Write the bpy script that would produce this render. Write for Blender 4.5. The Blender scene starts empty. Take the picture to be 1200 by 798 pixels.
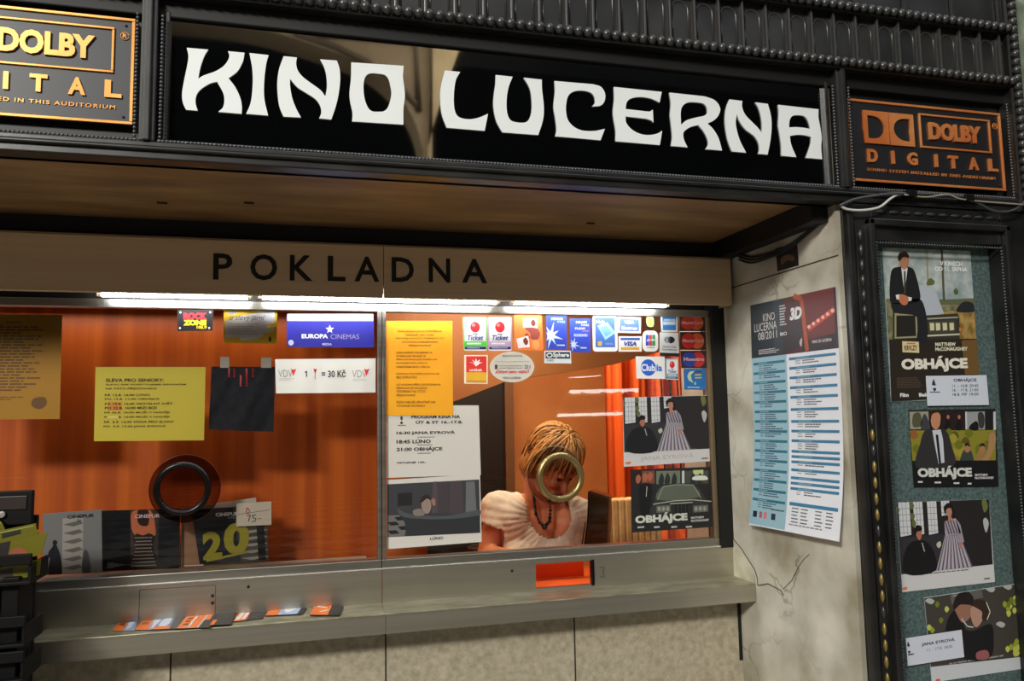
import bpy, bmesh, math, random
from mathutils import Vector, Matrix, noise
random.seed(7)
sc = bpy.context.scene
COL = sc.collection
PI = math.pi
# ---------------------------------------------------------------- camera
YAW, PITCH, ROLL, F = 0.256955290, 0.095801081, -0.0176946398, 906.973473
EYE = Vector((0, 0, 1.6))
def axes():
    cy, sy, cp, sp, cr, sr = math.cos(YAW), math.sin(YAW), math.cos(PITCH), math.sin(PITCH), math.cos(ROLL), math.sin(ROLL)
    f = Vector((sy*cp, cy*cp, sp)); r = Vector((cy, -sy, 0)); u = r.cross(f)
    return r*cr+u*sr, -r*sr+u*cr, f
RI, UP, FW = axes()
cam = bpy.data.cameras.new('camera'); camo = bpy.data.objects.new('camera', cam); COL.objects.link(camo)
camo.matrix_world = Matrix(((RI.x, UP.x, -FW.x, 0), (RI.y, UP.y, -FW.y, 0), (RI.z, UP.z, -FW.z, 1.6), (0, 0, 0, 1)))
cam.sensor_width = 36; cam.lens = F/1200*36; cam.clip_start = .05; cam.clip_end = 100
sc.camera = camo
def ray(x, y): return RI*(x-600)+UP*(399-y)+FW*F
def P(px, py, ax, val):
    """point of the plane (axis ax = val) that stands at this place of the photograph"""
    d = ray(px, py); return EYE+d*((val-EYE[ax])/d[ax])
def M(px, py, mir, Y):
    """point of the plane y=Y seen mirrored in the glass plane y=mir"""
    d = ray(px, py); p = EYE+d*(mir/d.y); e = Vector((d.x, -d.y, d.z)); return p+e*((Y-p.y)/e.y)
XW, YF, YS, YP, YW, YA, YL, YLW = 1.3256, 1.68, 1.70, 2.20, 2.30, 2.285, 2.163, 2.257
# ---------------------------------------------------------------- materials
MATS = {}
def lin(c): c /= 255.; return c/12.92 if c <= .04045 else ((c+.055)/1.055)**2.4
def rgb(c): return (lin(c[0]), lin(c[1]), lin(c[2]), 1)
def mat(c, rough=.55, metal=0., emit=0., name=None, spec=.5, coat=0):
    k = (tuple(c), rough, metal, emit, name, spec, coat)
    if k in MATS: return MATS[k]
    m = bpy.data.materials.new(name or 'paint_%d_%d_%d' % tuple(c)); m.use_nodes = True
    b = m.node_tree.nodes['Principled BSDF']
    b.inputs['Base Color'].default_value = rgb(c); b.inputs['Roughness'].default_value = rough
    b.inputs['Metallic'].default_value = metal; b.inputs['Specular IOR Level'].default_value = spec
    b.inputs['Coat Weight'].default_value = coat; b.inputs['Coat Roughness'].default_value = .03
    if emit: b.inputs['Emission Color'].default_value = rgb(c); b.inputs['Emission Strength'].default_value = emit
    MATS[k] = m; return m
def tex_mat(name, c1, c2, scale=(5, 5, 5), rough=.5, metal=0., detail=6, bump=0., lo=.35, hi=.65, c3=None, vein=None, vscale=3, coat=0, spec=.5, wob=.25):
    m = bpy.data.materials.new(name); m.use_nodes = True; nt = m.node_tree; N = nt.nodes; L = nt.links
    b = N['Principled BSDF']; b.inputs['Roughness'].default_value = rough; b.inputs['Metallic'].default_value = metal
    b.inputs['Coat Weight'].default_value = coat; b.inputs['Coat Roughness'].default_value = .05; b.inputs['Specular IOR Level'].default_value = spec
    tc = N.new('ShaderNodeTexCoord'); mp = N.new('ShaderNodeMapping'); mp.inputs['Scale'].default_value = scale
    g = N.new('ShaderNodeNewGeometry'); L.new(g.outputs['Position'], mp.inputs['Vector'])
    n = N.new('ShaderNodeTexNoise'); n.inputs['Scale'].default_value = 1; n.inputs['Detail'].default_value = detail
    L.new(mp.outputs[0], n.inputs['Vector'])
    r = N.new('ShaderNodeValToRGB'); r.color_ramp.elements[0].position = lo; r.color_ramp.elements[1].position = hi
    r.color_ramp.elements[0].color = rgb(c1); r.color_ramp.elements[1].color = rgb(c2)
    if c3: e = r.color_ramp.elements.new((lo+hi)/2); e.color = rgb(c3)
    L.new(n.outputs['Fac'], r.inputs['Fac']); out = r.outputs['Color']
    if vein:
        n2 = N.new('ShaderNodeTexNoise'); n2.inputs['Scale'].default_value = 3; n2.inputs['Detail'].default_value = 5
        L.new(g.outputs['Position'], n2.inputs['Vector'])
        mx = N.new('ShaderNodeVectorMath'); mx.operation = 'MULTIPLY_ADD'; L.new(n2.outputs['Color'], mx.inputs[0])
        mx.inputs[1].default_value = (wob, wob, wob); L.new(g.outputs['Position'], mx.inputs[2])
        v = N.new('ShaderNodeTexVoronoi'); v.feature = 'DISTANCE_TO_EDGE'; v.inputs['Scale'].default_value = vscale
        L.new(mx.outputs[0], v.inputs['Vector'])
        r2 = N.new('ShaderNodeValToRGB'); r2.color_ramp.elements[0].position = .0; r2.color_ramp.elements[1].position = .022
        r2.color_ramp.elements[0].color = (1, 1, 1, 1); r2.color_ramp.elements[1].color = (0, 0, 0, 1)
        L.new(v.outputs['Distance'], r2.inputs['Fac'])
        n3 = N.new('ShaderNodeTexNoise'); n3.inputs['Scale'].default_value = 4; L.new(g.outputs['Position'], n3.inputs['Vector'])
        r3 = N.new('ShaderNodeValToRGB'); r3.color_ramp.elements[0].position = .48; r3.color_ramp.elements[1].position = .7
        L.new(n3.outputs['Fac'], r3.inputs['Fac'])
        mm = N.new('ShaderNodeMath'); mm.operation = 'MULTIPLY'; L.new(r2.outputs['Color'], mm.inputs[0]); L.new(r3.outputs['Color'], mm.inputs[1])
        mi = N.new('ShaderNodeMix'); mi.data_type = 'RGBA'; L.new(mm.outputs[0], mi.inputs['Factor']); L.new(out, mi.inputs['A'])
        mi.inputs['B'].default_value = rgb(vein); out = mi.outputs['Result']
    L.new(out, b.inputs['Base Color'])
    if bump:
        bp = N.new('ShaderNodeBump'); bp.inputs['Strength'].default_value = bump; bp.inputs['Distance'].default_value = .01
        L.new(n.outputs['Fac'], bp.inputs['Height']); L.new(bp.outputs[0], b.inputs['Normal'])
    return m
def glass_mat(name, tint=(255, 255, 255), ior=1.5, rough=0.0, extra=0.):
    m = bpy.data.materials.new(name); m.use_nodes = True; nt = m.node_tree; N = nt.nodes; L = nt.links
    N.remove(N['Principled BSDF']); o = N['Material Output']
    t = N.new('ShaderNodeBsdfTransparent'); t.inputs[0].default_value = rgb(tint)
    g = N.new('ShaderNodeBsdfGlossy'); g.inputs['Roughness'].default_value = rough
    f = N.new('ShaderNodeFresnel'); f.inputs['IOR'].default_value = ior
    mx = N.new('ShaderNodeMixShader'); L.new(f.outputs[0], mx.inputs[0]); L.new(t.outputs[0], mx.inputs[1]); L.new(g.outputs[0], mx.inputs[2])
    L.new(mx.outputs[0], o.inputs['Surface']); return m
MARBLE = tex_mat('old_marble', (146, 138, 116), (212, 208, 194), (4.5, 4.5, 4.5), .35, 0, 12, .12, .34, .66, (186, 182, 166), (84, 74, 60), 3.4, wob=.6)
STONE = tex_mat('grey_stone', (158, 148, 126), (190, 180, 158), (60, 60, 60), .6, 0, 9, .2, .3, .7, (174, 164, 142))
BLACKMETAL = tex_mat('black_painted_iron', (15, 15, 15), (36, 36, 35), (9, 9, 9), .36, .0, 4, .1, spec=.6)
STEEL = tex_mat('brushed_aluminium', (180, 175, 162), (190, 185, 172), (1.5, 30, 60), .34, .9, 3, .0)
STEEL2 = tex_mat('satin_aluminium_sheet', (214, 186, 148), (222, 194, 156), (2, 2, 60), .42, .3, 3, .0)
FRAMEM = tex_mat('anodised_frame', (150, 147, 138), (172, 168, 158), (2, 20, 60), .33, .9, 3, .0)
LEDGEM = tex_mat('worn_ledge_metal', (150, 147, 122), (190, 184, 160), (14, 30, 14), .38, .7, 6, .05)
SOFFITM = tex_mat('brown_veneer_board', (118, 88, 54), (166, 130, 86), (3, 14, 14), .5, 0, 7, .08, .3, .7, (140, 106, 66))
ORANGEW = tex_mat('orange_streaked_panel', (168, 72, 16), (212, 106, 28), (26, 26, .7), .4, 0, 5, .0, .3, .7, (190, 88, 20))
TANW = tex_mat('tan_painted_wall', (200, 122, 62), (214, 138, 74), (4, 4, 4), .6, 0, 3)
CURTAIN = tex_mat('orange_curtain_cloth', (226, 84, 16), (246, 112, 30), (30, 30, 1), .7, 0, 4)
FELT = tex_mat('teal_grey_felt', (58, 78, 78), (88, 108, 106), (120, 120, 120), .9, 0, 4, .3)
GREENMARBLE = tex_mat('green_marble', (90, 100, 84), (160, 170, 150), (12, 12, 12), .3, 0, 8, c3=(120, 132, 112))
BEIGE = tex_mat('beige_plaster', (168, 146, 112), (186, 164, 130), (3, 3, 3), .7, 0, 4)
COPPER = tex_mat('bright_copper', (226, 122, 60), (248, 164, 96), (6, 6, 6), .38, .55, 4)
BRONZE0 = tex_mat('polished_bronze', (188, 126, 60), (216, 152, 82), (6, 6, 6), .42, .6, 4)
SIGNBLACK = mat((5, 6, 7), .03, name='black_glass', spec=1.)
SIGNBLACK.node_tree.nodes['Principled BSDF'].inputs['IOR'].default_value = 1.8
GLASS = glass_mat('window_glass', (250, 250, 250), 1.42)
DISCM = glass_mat('acrylic_disc', (225, 225, 225), 1.55)
DISCD = glass_mat('smoked_disc', (196, 176, 172), 1.4)
DISCN = glass_mat('speaker_opening_tint', (120, 70, 60), 1.45)
BRASS = mat((158, 136, 90), .32, .85, name='brass')
DARKRING = mat((30, 28, 27), .25, .6, name='dark_ring_metal')
WHITEL = mat((226, 231, 230), .4, name='white_letter_acrylic')
TUBEM = mat((246, 250, 255), .3, emit=28., name='fluorescent_tube_glow')
BLACKP = mat((6, 6, 7), .6, name='black_plastic', spec=.2)
BLACK = mat((6, 6, 6), .6, name='black_recess')
# ---------------------------------------------------------------- helpers
def tag(o, label=None, cat=None, group=None, kind=None):
    if label: o['label'] = label
    if cat: o['category'] = cat
    if group: o['group'] = group
    if kind: o['kind'] = kind
    return o
def link(name, bm, mats, parent=None, org=None, smooth=False):
    me = bpy.data.meshes.new(name)
    if org is None and parent is None and len(bm.verts):
        xs = [v.co for v in bm.verts]
        org = Vector(((min(v.x for v in xs)+max(v.x for v in xs))/2, (min(v.y for v in xs)+max(v.y for v in xs))/2, min(v.z for v in xs)))
    if parent is not None and org is None: org = parent['_o'] if '_o' in parent else (0, 0, 0)
    org = Vector(org)
    bmesh.ops.translate(bm, verts=bm.verts, vec=-org)
    bmesh.ops.recalc_face_normals(bm, faces=bm.faces) if len(bm.faces) and len(mats) == 1 else None
    bm.to_mesh(me); bm.free()
    for m in mats: me.materials.append(m)
    if smooth: me.polygons.foreach_set('use_smooth', [True]*len(me.polygons))
    o = bpy.data.objects.new(name, me); COL.objects.link(o)
    if parent is not None: o.parent = parent
    else: o.location = org
    ORG[o.name] = org
    return o
ORG = {}
def thing(name, label, cat, loc=(0, 0, 0), group=None, kind=None):
    o = bpy.data.objects.new(name, None); COL.objects.link(o); o.location = loc; o.empty_display_size = .05
    ORG[o.name] = Vector(loc)
    return tag(o, label, cat, group, kind)
def part(name, bm, m, par, smooth=False):
    """child mesh, given in world coordinates"""
    po = ORG[par.name]
    ms = m if isinstance(m, list) else [m]
    me = bpy.data.meshes.new(name); bmesh.ops.translate(bm, verts=bm.verts, vec=-po)
    if len(ms) == 1: bmesh.ops.recalc_face_normals(bm, faces=bm.faces)
    bm.to_mesh(me); bm.free()
    for x in ms: me.materials.append(x)
    if smooth: me.polygons.foreach_set('use_smooth', [True]*len(me.polygons))
    o = bpy.data.objects.new(name, me); COL.objects.link(o); o.parent = par; ORG[o.name] = po
    return o
def box(bm, x0, y0, z0, x1, y1, z1, bev=0., mi=0):
    r = bmesh.ops.create_cube(bm, size=1)
    vs = r['verts']
    for v in vs: v.co = Vector(((x0+x1)/2+v.co.x*(x1-x0), (y0+y1)/2+v.co.y*(y1-y0), (z0+z1)/2+v.co.z*(z1-z0)))
    fs = set(f for v in vs for f in v.link_faces)
    for f in fs: f.material_index = mi
    if bev:
        es = list(set(e for v in vs for e in v.link_edges))
        bmesh.ops.bevel(bm, geom=es, offset=bev, segments=2, affect='EDGES', profile=.5)
def B(): return bmesh.new()
def tube(bm, pts, r, n=8, mi=0, cap=True):
    pts = [Vector(p) for p in pts]; rings = []
    rr = r if isinstance(r, (list, tuple)) else [r]*len(pts)
    prev = None
    for i, p in enumerate(pts):
        t = (pts[min(i+1, len(pts)-1)]-pts[max(i-1, 0)]).normalized()
        if prev is None: a = Vector((0, 0, 1)) if abs(t.z) < .9 else Vector((1, 0, 0)); a = (a-t*a.dot(t)).normalized()
        else: a = (prev-t*prev.dot(t)).normalized()
        prev = a; b = t.cross(a)
        rings.append([bm.verts.new(p+(a*math.cos(2*PI*k/n)+b*math.sin(2*PI*k/n))*rr[i]) for k in range(n)])
    for i in range(len(rings)-1):
        for k in range(n):
            f = bm.faces.new((rings[i][k], rings[i][(k+1) % n], rings[i+1][(k+1) % n], rings[i+1][k])); f.material_index = mi; f.smooth = True
    if cap:
        for q in (rings[0], rings[-1]):
            f = bm.faces.new(q); f.material_index = mi
def sph(bm, c, r, u=10, v=7, mat4=None):
    s = r if hasattr(r, '__len__') else (r, r, r)
    m = Matrix.Translation(c) @ (mat4 or Matrix.Identity(4)) @ Matrix.Diagonal((s[0], s[1], s[2], 1))
    q = bmesh.ops.create_uvsphere(bm, u_segments=u, v_segments=v, radius=1, matrix=m)
    for vv in q['verts']:
        for f in vv.link_faces: f.smooth = True
def prism(bm, pts, d, mi=0):
    """polygon (world points) swept by vector d"""
    a = [bm.verts.new(p) for p in pts]; b = [bm.verts.new(Vector(p)+Vector(d)) for p in pts]; n = len(a)
    fs = [bm.faces.new(a), bm.faces.new(b[::-1])]+[bm.faces.new((a[i], a[(i+1) % n], b[(i+1) % n], b[i])) for i in range(n)]
    for f in fs: f.material_index = mi
def runs(rs, step=6):
    """outline made of corner-to-corner runs, each run smooth"""
    out = []
    for r in rs:
        n = len(r)
        if n == 2: out.append(r[0]); continue
        for i in range(n-1):
            p0 = r[i-1] if i > 0 else (2*r[0][0]-r[1][0], 2*r[0][1]-r[1][1])
            p1, p2 = r[i], r[i+1]
            p3 = r[i+2] if i+2 < n else (2*r[-1][0]-r[-2][0], 2*r[-1][1]-r[-2][1])
            for k in range(step):
                t = k/step
                out.append(tuple(.5*((2*p1[j])+(-p0[j]+p2[j])*t+(2*p0[j]-5*p1[j]+4*p2[j]-p3[j])*t*t+(-p0[j]+3*p1[j]-3*p2[j]+p3[j])*t**3) for j in (0, 1)))
    return out
def closed(pts, step=5):
    n = len(pts); out = []
    for i in range(n):
        p0, p1, p2, p3 = pts[i-1], pts[i], pts[(i+1) % n], pts[(i+2) % n]
        for k in range(step):
            t = k/step
            out.append(tuple(.5*((2*p1[j])+(-p0[j]+p2[j])*t+(2*p0[j]-5*p1[j]+4*p2[j]-p3[j])*t*t+(-p0[j]+3*p1[j]-3*p2[j]+p3[j])*t**3) for j in (0, 1)))
    return out
def filled(loops, ext=0., bev=0.):
    """mesh data of a flat filled outline with holes (xy plane)"""
    cu = bpy.data.curves.new('c', 'CURVE'); cu.dimensions = '2D'; cu.fill_mode = 'BOTH'; cu.extrude = ext; cu.bevel_depth = bev; cu.bevel_resolution = 1
    for lp in loops:
        s = cu.splines.new('POLY'); s.points.add(len(lp)-1); s.use_cyclic_u = True
        for i, p in enumerate(lp): s.points[i].co = (p[0], p[1], 0, 1)
    o = bpy.data.objects.new('c', cu); me = bpy.data.meshes.new_from_object(o)
    bpy.data.objects.remove(o); bpy.data.curves.remove(cu); return me
TC = {}
def text_mesh(s, bold=0., ext=0., shear=0., bev=0., sp=1.):
    k = (s, bold, ext, shear, bev, sp)
    if k not in TC:
        cu = bpy.data.curves.new('t', 'FONT'); cu.body = s; cu.offset = bold; cu.extrude = ext; cu.resolution_u = 3; cu.shear = shear; cu.bevel_depth = bev; cu.space_character = sp
        o = bpy.data.objects.new('t', cu); me = bpy.data.meshes.new_from_object(o); bpy.data.objects.remove(o); bpy.data.curves.remove(cu)
        vs = [v.co.copy() for v in me.vertices]; fs = [tuple(p.vertices) for p in me.polygons]; bpy.data.meshes.remove(me)
        if vs:
            x0 = min(v.x for v in vs); x1 = max(v.x for v in vs); y0 = min(v.y for v in vs); y1 = max(v.y for v in vs)
            vs = [((v.x-x0)/(x1-x0), (v.y-y0)/(y1-y0), v.z) for v in vs]
        TC[k] = (vs, fs)
    return TC[k]
class Sheet:
    """printed sheet on a plane: art is given in (u,v), v down, 0..1 across its four corners"""
    def __init__(s, ax, val, corners, col, sgn=-1, thick=.0006, nx=1, ny=1, bend=None, rough=.5, coat=0, round_=0, eps=.00022):
        s.c = [P(x, y, ax, val) for x, y in corners]; s.n = Vector([0, 0, 0]); s.n[ax] = sgn; s.bend = bend; s.e = eps
        s.bm = B(); s.mats = []; s.rough = rough; s.coat = coat
        i = s.mi(col)
        if round_:
            R = round_; a = (s.c[1]-s.c[0]).length/(s.c[3]-s.c[0]).length; pts = []
            for cx, cy, a0 in ((1-R, R*a, -90), (1-R, 1-R*a, 0), (R, 1-R*a, 90), (R, R*a, 180)):
                for k in range(5):
                    t = math.radians(a0+k*22.5); pts.append((cx+R*math.cos(t), cy+R*a*math.sin(t)))
            s.poly(pts, col, 0); s.back(pts, i, thick)
        elif nx == 1 and ny == 1:
            s.poly([(0, 0), (1, 0), (1, 1), (0, 1)], col, 0); s.back([(0, 0), (1, 0), (1, 1), (0, 1)], i, thick)
        else:
            s.grid(0, 0, 1, 1, col, 0, nx, ny); s.grid(0, 0, 1, 1, col, -2.5, nx, ny)
    def back(s, pts, i, thick):
        a = [s.bm.verts.new(s.w(u, v, 0)) for u, v in pts]; b = [s.bm.verts.new(s.w(u, v, 0)-s.n*thick) for u, v in pts]; n = len(a)
        for k in range(n): s.bm.faces.new((a[k], a[(k+1) % n], b[(k+1) % n], b[k])).material_index = i
        s.bm.faces.new(b).material_index = i
    def mi(s, col):
        m = col if not isinstance(col, tuple) else mat(col, s.rough, coat=s.coat)
        if m not in s.mats: s.mats.append(m)
        return s.mats.index(m)
    def w(s, u, v, layer):
        a, b, c, d = s.c
        p = (a*(1-u)+b*u)*(1-v)+(d*(1-u)+c*u)*v
        off = s.e*layer+(s.bend(u, v) if s.bend else 0)
        return p+s.n*off
    def grid(s, u0, v0, u1, v1, col, layer=1, nx=4, ny=4, fn=None):
        i = s.mi(col); g = [[s.bm.verts.new(s.w(u0+(u1-u0)*a/nx, v0+(v1-v0)*b/ny, layer)) for a in range(nx+1)] for b in range(ny+1)]
        for b in range(ny):
            for a in range(nx):
                f = s.bm.faces.new((g[b][a], g[b+1][a], g[b+1][a+1], g[b][a+1])); f.material_index = i
                if s.bend: f.smooth = True
    def poly(s, pts, col, layer=1):
        if layer > 0: pts = [(min(max(u, .001), .999), min(max(v, .001), .999)) for u, v in pts]
        i = s.mi(col)
        if len(pts) <= 4:
            s.bm.faces.new([s.bm.verts.new(s.w(u, v, layer)) for u, v in pts]).material_index = i
        else:
            me = filled([pts]); s._add([(v.co.x, v.co.y) for v in me.vertices], [tuple(p.vertices) for p in me.polygons], i, layer); bpy.data.meshes.remove(me)
    def _add(s, uv, fs, i, layer):
        vs = [s.bm.verts.new(s.w(u, v, layer)) for u, v in uv]
        for f in fs:
            try: s.bm.faces.new([vs[k] for k in f]).material_index = i
            except ValueError: pass
    def holes(s, loops, col, layer=1):
        me = filled(loops); s._add([(v.co.x, v.co.y) for v in me.vertices], [tuple(p.vertices) for p in me.polygons], s.mi(col), layer); bpy.data.meshes.remove(me)
    def rect(s, u0, v0, u1, v1, col, layer=1): s.poly([(u0, v0), (u1, v0), (u1, v1), (u0, v1)], col, layer)
    def ell(s, u, v, ru, rv, col, layer=1, n=20, a0=0, a1=360):
        s.poly([(u+ru*math.cos(math.radians(a0+(a1-a0)*k/n)), v+rv*math.sin(math.radians(a0+(a1-a0)*k/n))) for k in range(n if a1-a0 == 360 else n+1)], col, layer)
    def blob(s, pts, col, layer=1): s.poly(closed(pts, 4), col, layer)
    def line(s, pts, wd, col, layer=2):
        i = s.mi(col)
        asp = (s.c[1]-s.c[0]).length/(s.c[3]-s.c[0]).length
        for (a, b), (c, d) in zip(pts, pts[1:]):
            dx, dy = (c-a)*asp, d-b; L = math.hypot(dx, dy) or 1; nx, ny = -dy/L*wd/asp, dx/L*wd
            s.bm.faces.new([s.bm.verts.new(s.w(u, v, layer)) for u, v in ((a+nx, b+ny), (c+nx, d+ny), (c-nx, d-ny), (a-nx, b-ny))]).material_index = i
    def text(s, t, u0, v0, u1, v1, col, layer=3, bold=0.02, shear=0., sp=1.):
        vs, fs = text_mesh(t, bold, 0, shear, 0, sp); s._add([(u0+(u1-u0)*x, v1+(v0-v1)*y) for x, y, z in vs], fs, s.mi(col), layer)
    def dash(s, u0, v0, u1, v1, n, col, layer=2, fill=.5, center=False):
        """n rows of print too small to read"""
        h = (v1-v0)/n
        for r in range(n):
            e = u1-(u1-u0)*random.uniform(0, .3); a = u0
            if center: a = u0+(u1-e)/2; e = u1-(u1-e)/2
            y = v0+h*r
            while a < e:
                b = min(e, a+(u1-u0)*random.uniform(.05, .16)); s.rect(a, y, b, y+h*fill, col, layer); a = b+(u1-u0)*.018
    def done(s, name, label, cat, group=None):
        bmesh.ops.recalc_face_normals
        o = link(name, s.bm, s.mats); return tag(o, label, cat, group)
W, K_, G_ = (232, 232, 228), (20, 20, 22), (120, 120, 118)
# ---------------------------------------------------------------- setting: floor, walls
m = bpy.data.materials.new('chequered_floor_tiles'); m.use_nodes = True; nt = m.node_tree
ck = nt.nodes.new('ShaderNodeTexChecker'); mp = nt.nodes.new('ShaderNodeMapping'); ge = nt.nodes.new('ShaderNodeNewGeometry')
mp.inputs['Rotation'].default_value = (0, 0, math.radians(45)); ck.inputs['Scale'].default_value = 1.8
ck.inputs['Color1'].default_value = rgb((170, 164, 152)); ck.inputs['Color2'].default_value = rgb((46, 40, 36))
nt.links.new(ge.outputs['Position'], mp.inputs['Vector']); nt.links.new(mp.outputs[0], ck.inputs['Vector']); nt.links.new(ck.outputs[0], nt.nodes['Principled BSDF'].inputs['Base Color'])
nt.nodes['Principled BSDF'].inputs['Roughness'].default_value = .25
FLOORM = m
b = B(); box(b, -7, -16, -.1, 7, 5, 0); tag(link('floor', b, [FLOORM]), kind='structure')
zs = P(600, 219, 2, 0)  # dummy call keeps helper warm
ZSOF = P(600, 216, 1, YF+.03).z
ZPT, ZPB = P(450, 287, 1, YP).z, P(450, 349, 1, YP).z
ZGT, ZGB = P(447, 365, 1, YW).z, P(447, 655, 1, YW).z
ZAT = P(447, 667, 1, YA).z
ZLT = P(600, 707, 1, YL).z; ZLB = P(600, 730, 1, YL).z
print('Z', ZSOF, ZPT, ZPB, ZGT, ZGB, ZAT, ZLT, ZLB)
XL = -3.0
b = B(); box(b, XW, YF+.02, 0, XW+.014, 2.6, 3.2); box(b, XW+.014, 1.735, 0, 2.6, 2.6, 3.2)
tag(link('wall_right', b, [MARBLE]), kind='structure')
# marble seams of the side wall
zsm = P(869, 334, 0, XW).z; zs2 = P(990, 452, 0, XW).z
b = B(); box(b, XW-.0008, YF+.02, zsm-.0018, XW+.002, YLW+.1, zsm+.0018)
tag(link('trim_4', b, [mat((60, 48, 36), .8, name='dark_mortar')]), kind='structure')
# triangular repair slab at the end of the ledge
b = B(); prism(b, [P(x, y, 0, XW) for x, y in ((857, 628), (870, 645), (884, 667), (886, 684), (857, 674))], (-.002, 0, 0))
tag(link('trim_5', b, [tex_mat('pale_repair_stone', (168, 162, 140), (205, 200, 180), (14, 14, 14), .5, c3=(190, 184, 164))]), kind='structure')
b = B(); tube(b, [P(x, y, 0, XW-.0015) for x, y in ((857, 628), (870, 645), (884, 667), (887, 676), (888, 686), (900, 684), (915, 692), (918, 698))], .0014, 5)
tube(b, [P(x, y, 0, XW-.001) for x, y in ((918, 690), (928, 680), (935, 665), (942, 655), (948, 650))], .0009, 5)
tag(link('trim_6', b, [mat((70, 62, 50), .8)]), kind='structure')
# lower wall
b = B(); box(b, XL, YLW, 0, XW, YLW+.12, ZLB+.02)
tag(link('wall_lower', b, [STONE]), kind='structure')
for i, (x, y) in enumerate(((200, 780), (452, 775), (674, 775))):
    p = P(x, y, 1, YLW); b = B(); box(b, p.x-.0022, YLW-.0006, 0, p.x+.0022, YLW+.003, ZLB)
    tag(link('trim_%d' % (7+i), b, [mat((52, 44, 36), .9)]), kind='structure')
b = B(); box(b, XW-.012, YLW-.001, ZLB-.45*(1)+.25, XW, YLW+.02, ZLB); tag(link('trim_10', b, [BLACK]), kind='structure')
# black wall behind and above the header, booth enclosure
b = B(); box(b, XL, YW+.03, ZGT+.01, XW, YW+.1, 3.2); tag(link('wall_upper', b, [BLACK]), kind='structure')
b = B(); box(b, XL, YF+.046, ZSOF+.012, XW, YW+.03, ZSOF+.05); tag(link('ceiling', b, [SOFFITM]), kind='structure')
# dark cover strips where the soffit meets the walls
e0 = P(865, 300, 0, XW); zc = P(950, 262, 0, XW-.02).z
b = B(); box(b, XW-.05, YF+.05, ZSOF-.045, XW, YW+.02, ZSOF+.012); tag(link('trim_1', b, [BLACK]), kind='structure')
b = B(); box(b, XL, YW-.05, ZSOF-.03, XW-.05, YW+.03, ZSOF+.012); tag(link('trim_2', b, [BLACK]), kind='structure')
b = B()
for fx, fy in ((190, 237), (292, 237), (692, 261)):
    q = P(fx, fy, 2, ZSOF+.012); box(b, q.x-.012, q.y-.003, ZSOF+.008, q.x+.012, q.y+.003, ZSOF+.013)
tag(link('trim_3', b, [mat((40, 22, 14), .7)]), kind='structure')
# booth shell
XM = P(447, 500, 1, YW).x
BX1, BY1 = 2.55, 4.3
b = B(); box(b, XL, BY1, 0, BX1, BY1+.1, 2.6); tag(link('wall_booth_back', b, [TANW]), kind='structure')
b = B(); box(b, XL, YW+.1, 0, XM+.01, BY1, .02); box(b, XM, YW+.12, 0, BX1, BY1, .02)
b.free()
b = B(); box(b, XM-.02, YW+.27, 0, XM+.02, BY1, 2.5); tag(link('wall_booth_divider', b, [TANW]), kind='structure')
b = B(); box(b, BX1, 2.6, 0, BX1+.1, BY1, 2.6); tag(link('wall_booth_side', b, [TANW]), kind='structure')
b = B(); box(b, XL, YW+.1, 2.5, BX1, BY1, 2.6); tag(link('ceiling_booth', b, [TANW]), kind='structure')
b = B(); box(b, XL, YW+.25, .0, XM+.02, YW+.27, 2.5); tag(link('wall_booth_orange', b, [ORANGEW]), kind='structure')
b = B(); box(b, XL-.1, YF, 0, XL, BY1, 3.2); tag(link('wall_left', b, [BLACK]), kind='structure')
# slanted bulkhead inside the booth (under the stairs)
yb = 2.95
pts = [(440, 330), (440, 498), (536, 469), (590, 448), (613, 443), (665, 436), (720, 427), (800, 405), (800, 330)]
b = B(); prism(b, [P(x, y, 1, yb) for x, y in pts], (0, .1, 0)); tag(link('wall_bulkhead', b, [tex_mat('brown_bulkhead', (146, 88, 44), (160, 100, 52), (3, 3, 3), .5)]), kind='structure')
# dark doorway inside
yd = 4.05
q0, q1 = P(500, 400, 1, yd), P(589, 400, 1, yd)
b = B(); box(b, q0.x, yd, 0, q1.x, yd+.04, 2.3); d1 = tag(link('door_1', b, [mat((26, 22, 20), .5, name='dark_door')]), kind='structure')
b = B(); box(b, q1.x, yd-.03, 0, P(599, 400, 1, yd).x, yd+.06, 2.3); tag(link('trim_11', b, [mat((112, 76, 46), .5)]), kind='structure')
# opposite side of the passage (seen mirrored in the black glass)
YO = -4.5
def MP(pts, Y=YO): return [M(x, y, YS, Y) for x, y in pts]
arch = runs([[(40, 10), (150, 16), (250, 24), (310, 35), (360, 50), (410, 68), (445, 88), (470, 115), (487, 145), (496, 176)]], 4)+[(496, 176)]
sp = MP(arch); top = 5.6
b = B(); prism(b, sp+[Vector((sp[-1].x, YO, 0)), Vector((M(504, 176, YS, YO).x, YO, 0)), Vector((M(504, 40, YS, YO).x, YO, top)), Vector((sp[0].x, YO, top))], (0, -.4, 0))
tag(link('wall_opposite', b, [BEIGE]), kind='structure')
a2 = runs([[(541, 50), (532, 75), (522, 105), (510, 140), (502, 172)]], 4)+[(502, 172)]
s2 = MP(a2, YO+.12)
b = B(); prism(b, s2+[Vector((s2[-1].x, YO+.12, 0)), Vector((M(500, 172, YS, YO+.12).x, YO+.12, 0)), Vector((M(507, 30, YS, YO+.12).x, YO+.12, top)), Vector((M(543, 30, YS, YO+.12).x, YO+.12, top))], (0, -.5, 0))
tag(link('wall_opposite_pier', b, [tex_mat('warm_plaster', (206, 182, 136), (222, 198, 152), (4, 4, 4), .7)]), kind='structure')
b = B(); tube(b, MP([(345, 38), (487, 50), (491, 130), (488, 122), (465, 98), (430, 72), (395, 55), (345, 38)], YO+.02), .035, 6)
tag(link('trim_12', b, [mat((110, 94, 70), .6)]), kind='structure')
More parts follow.
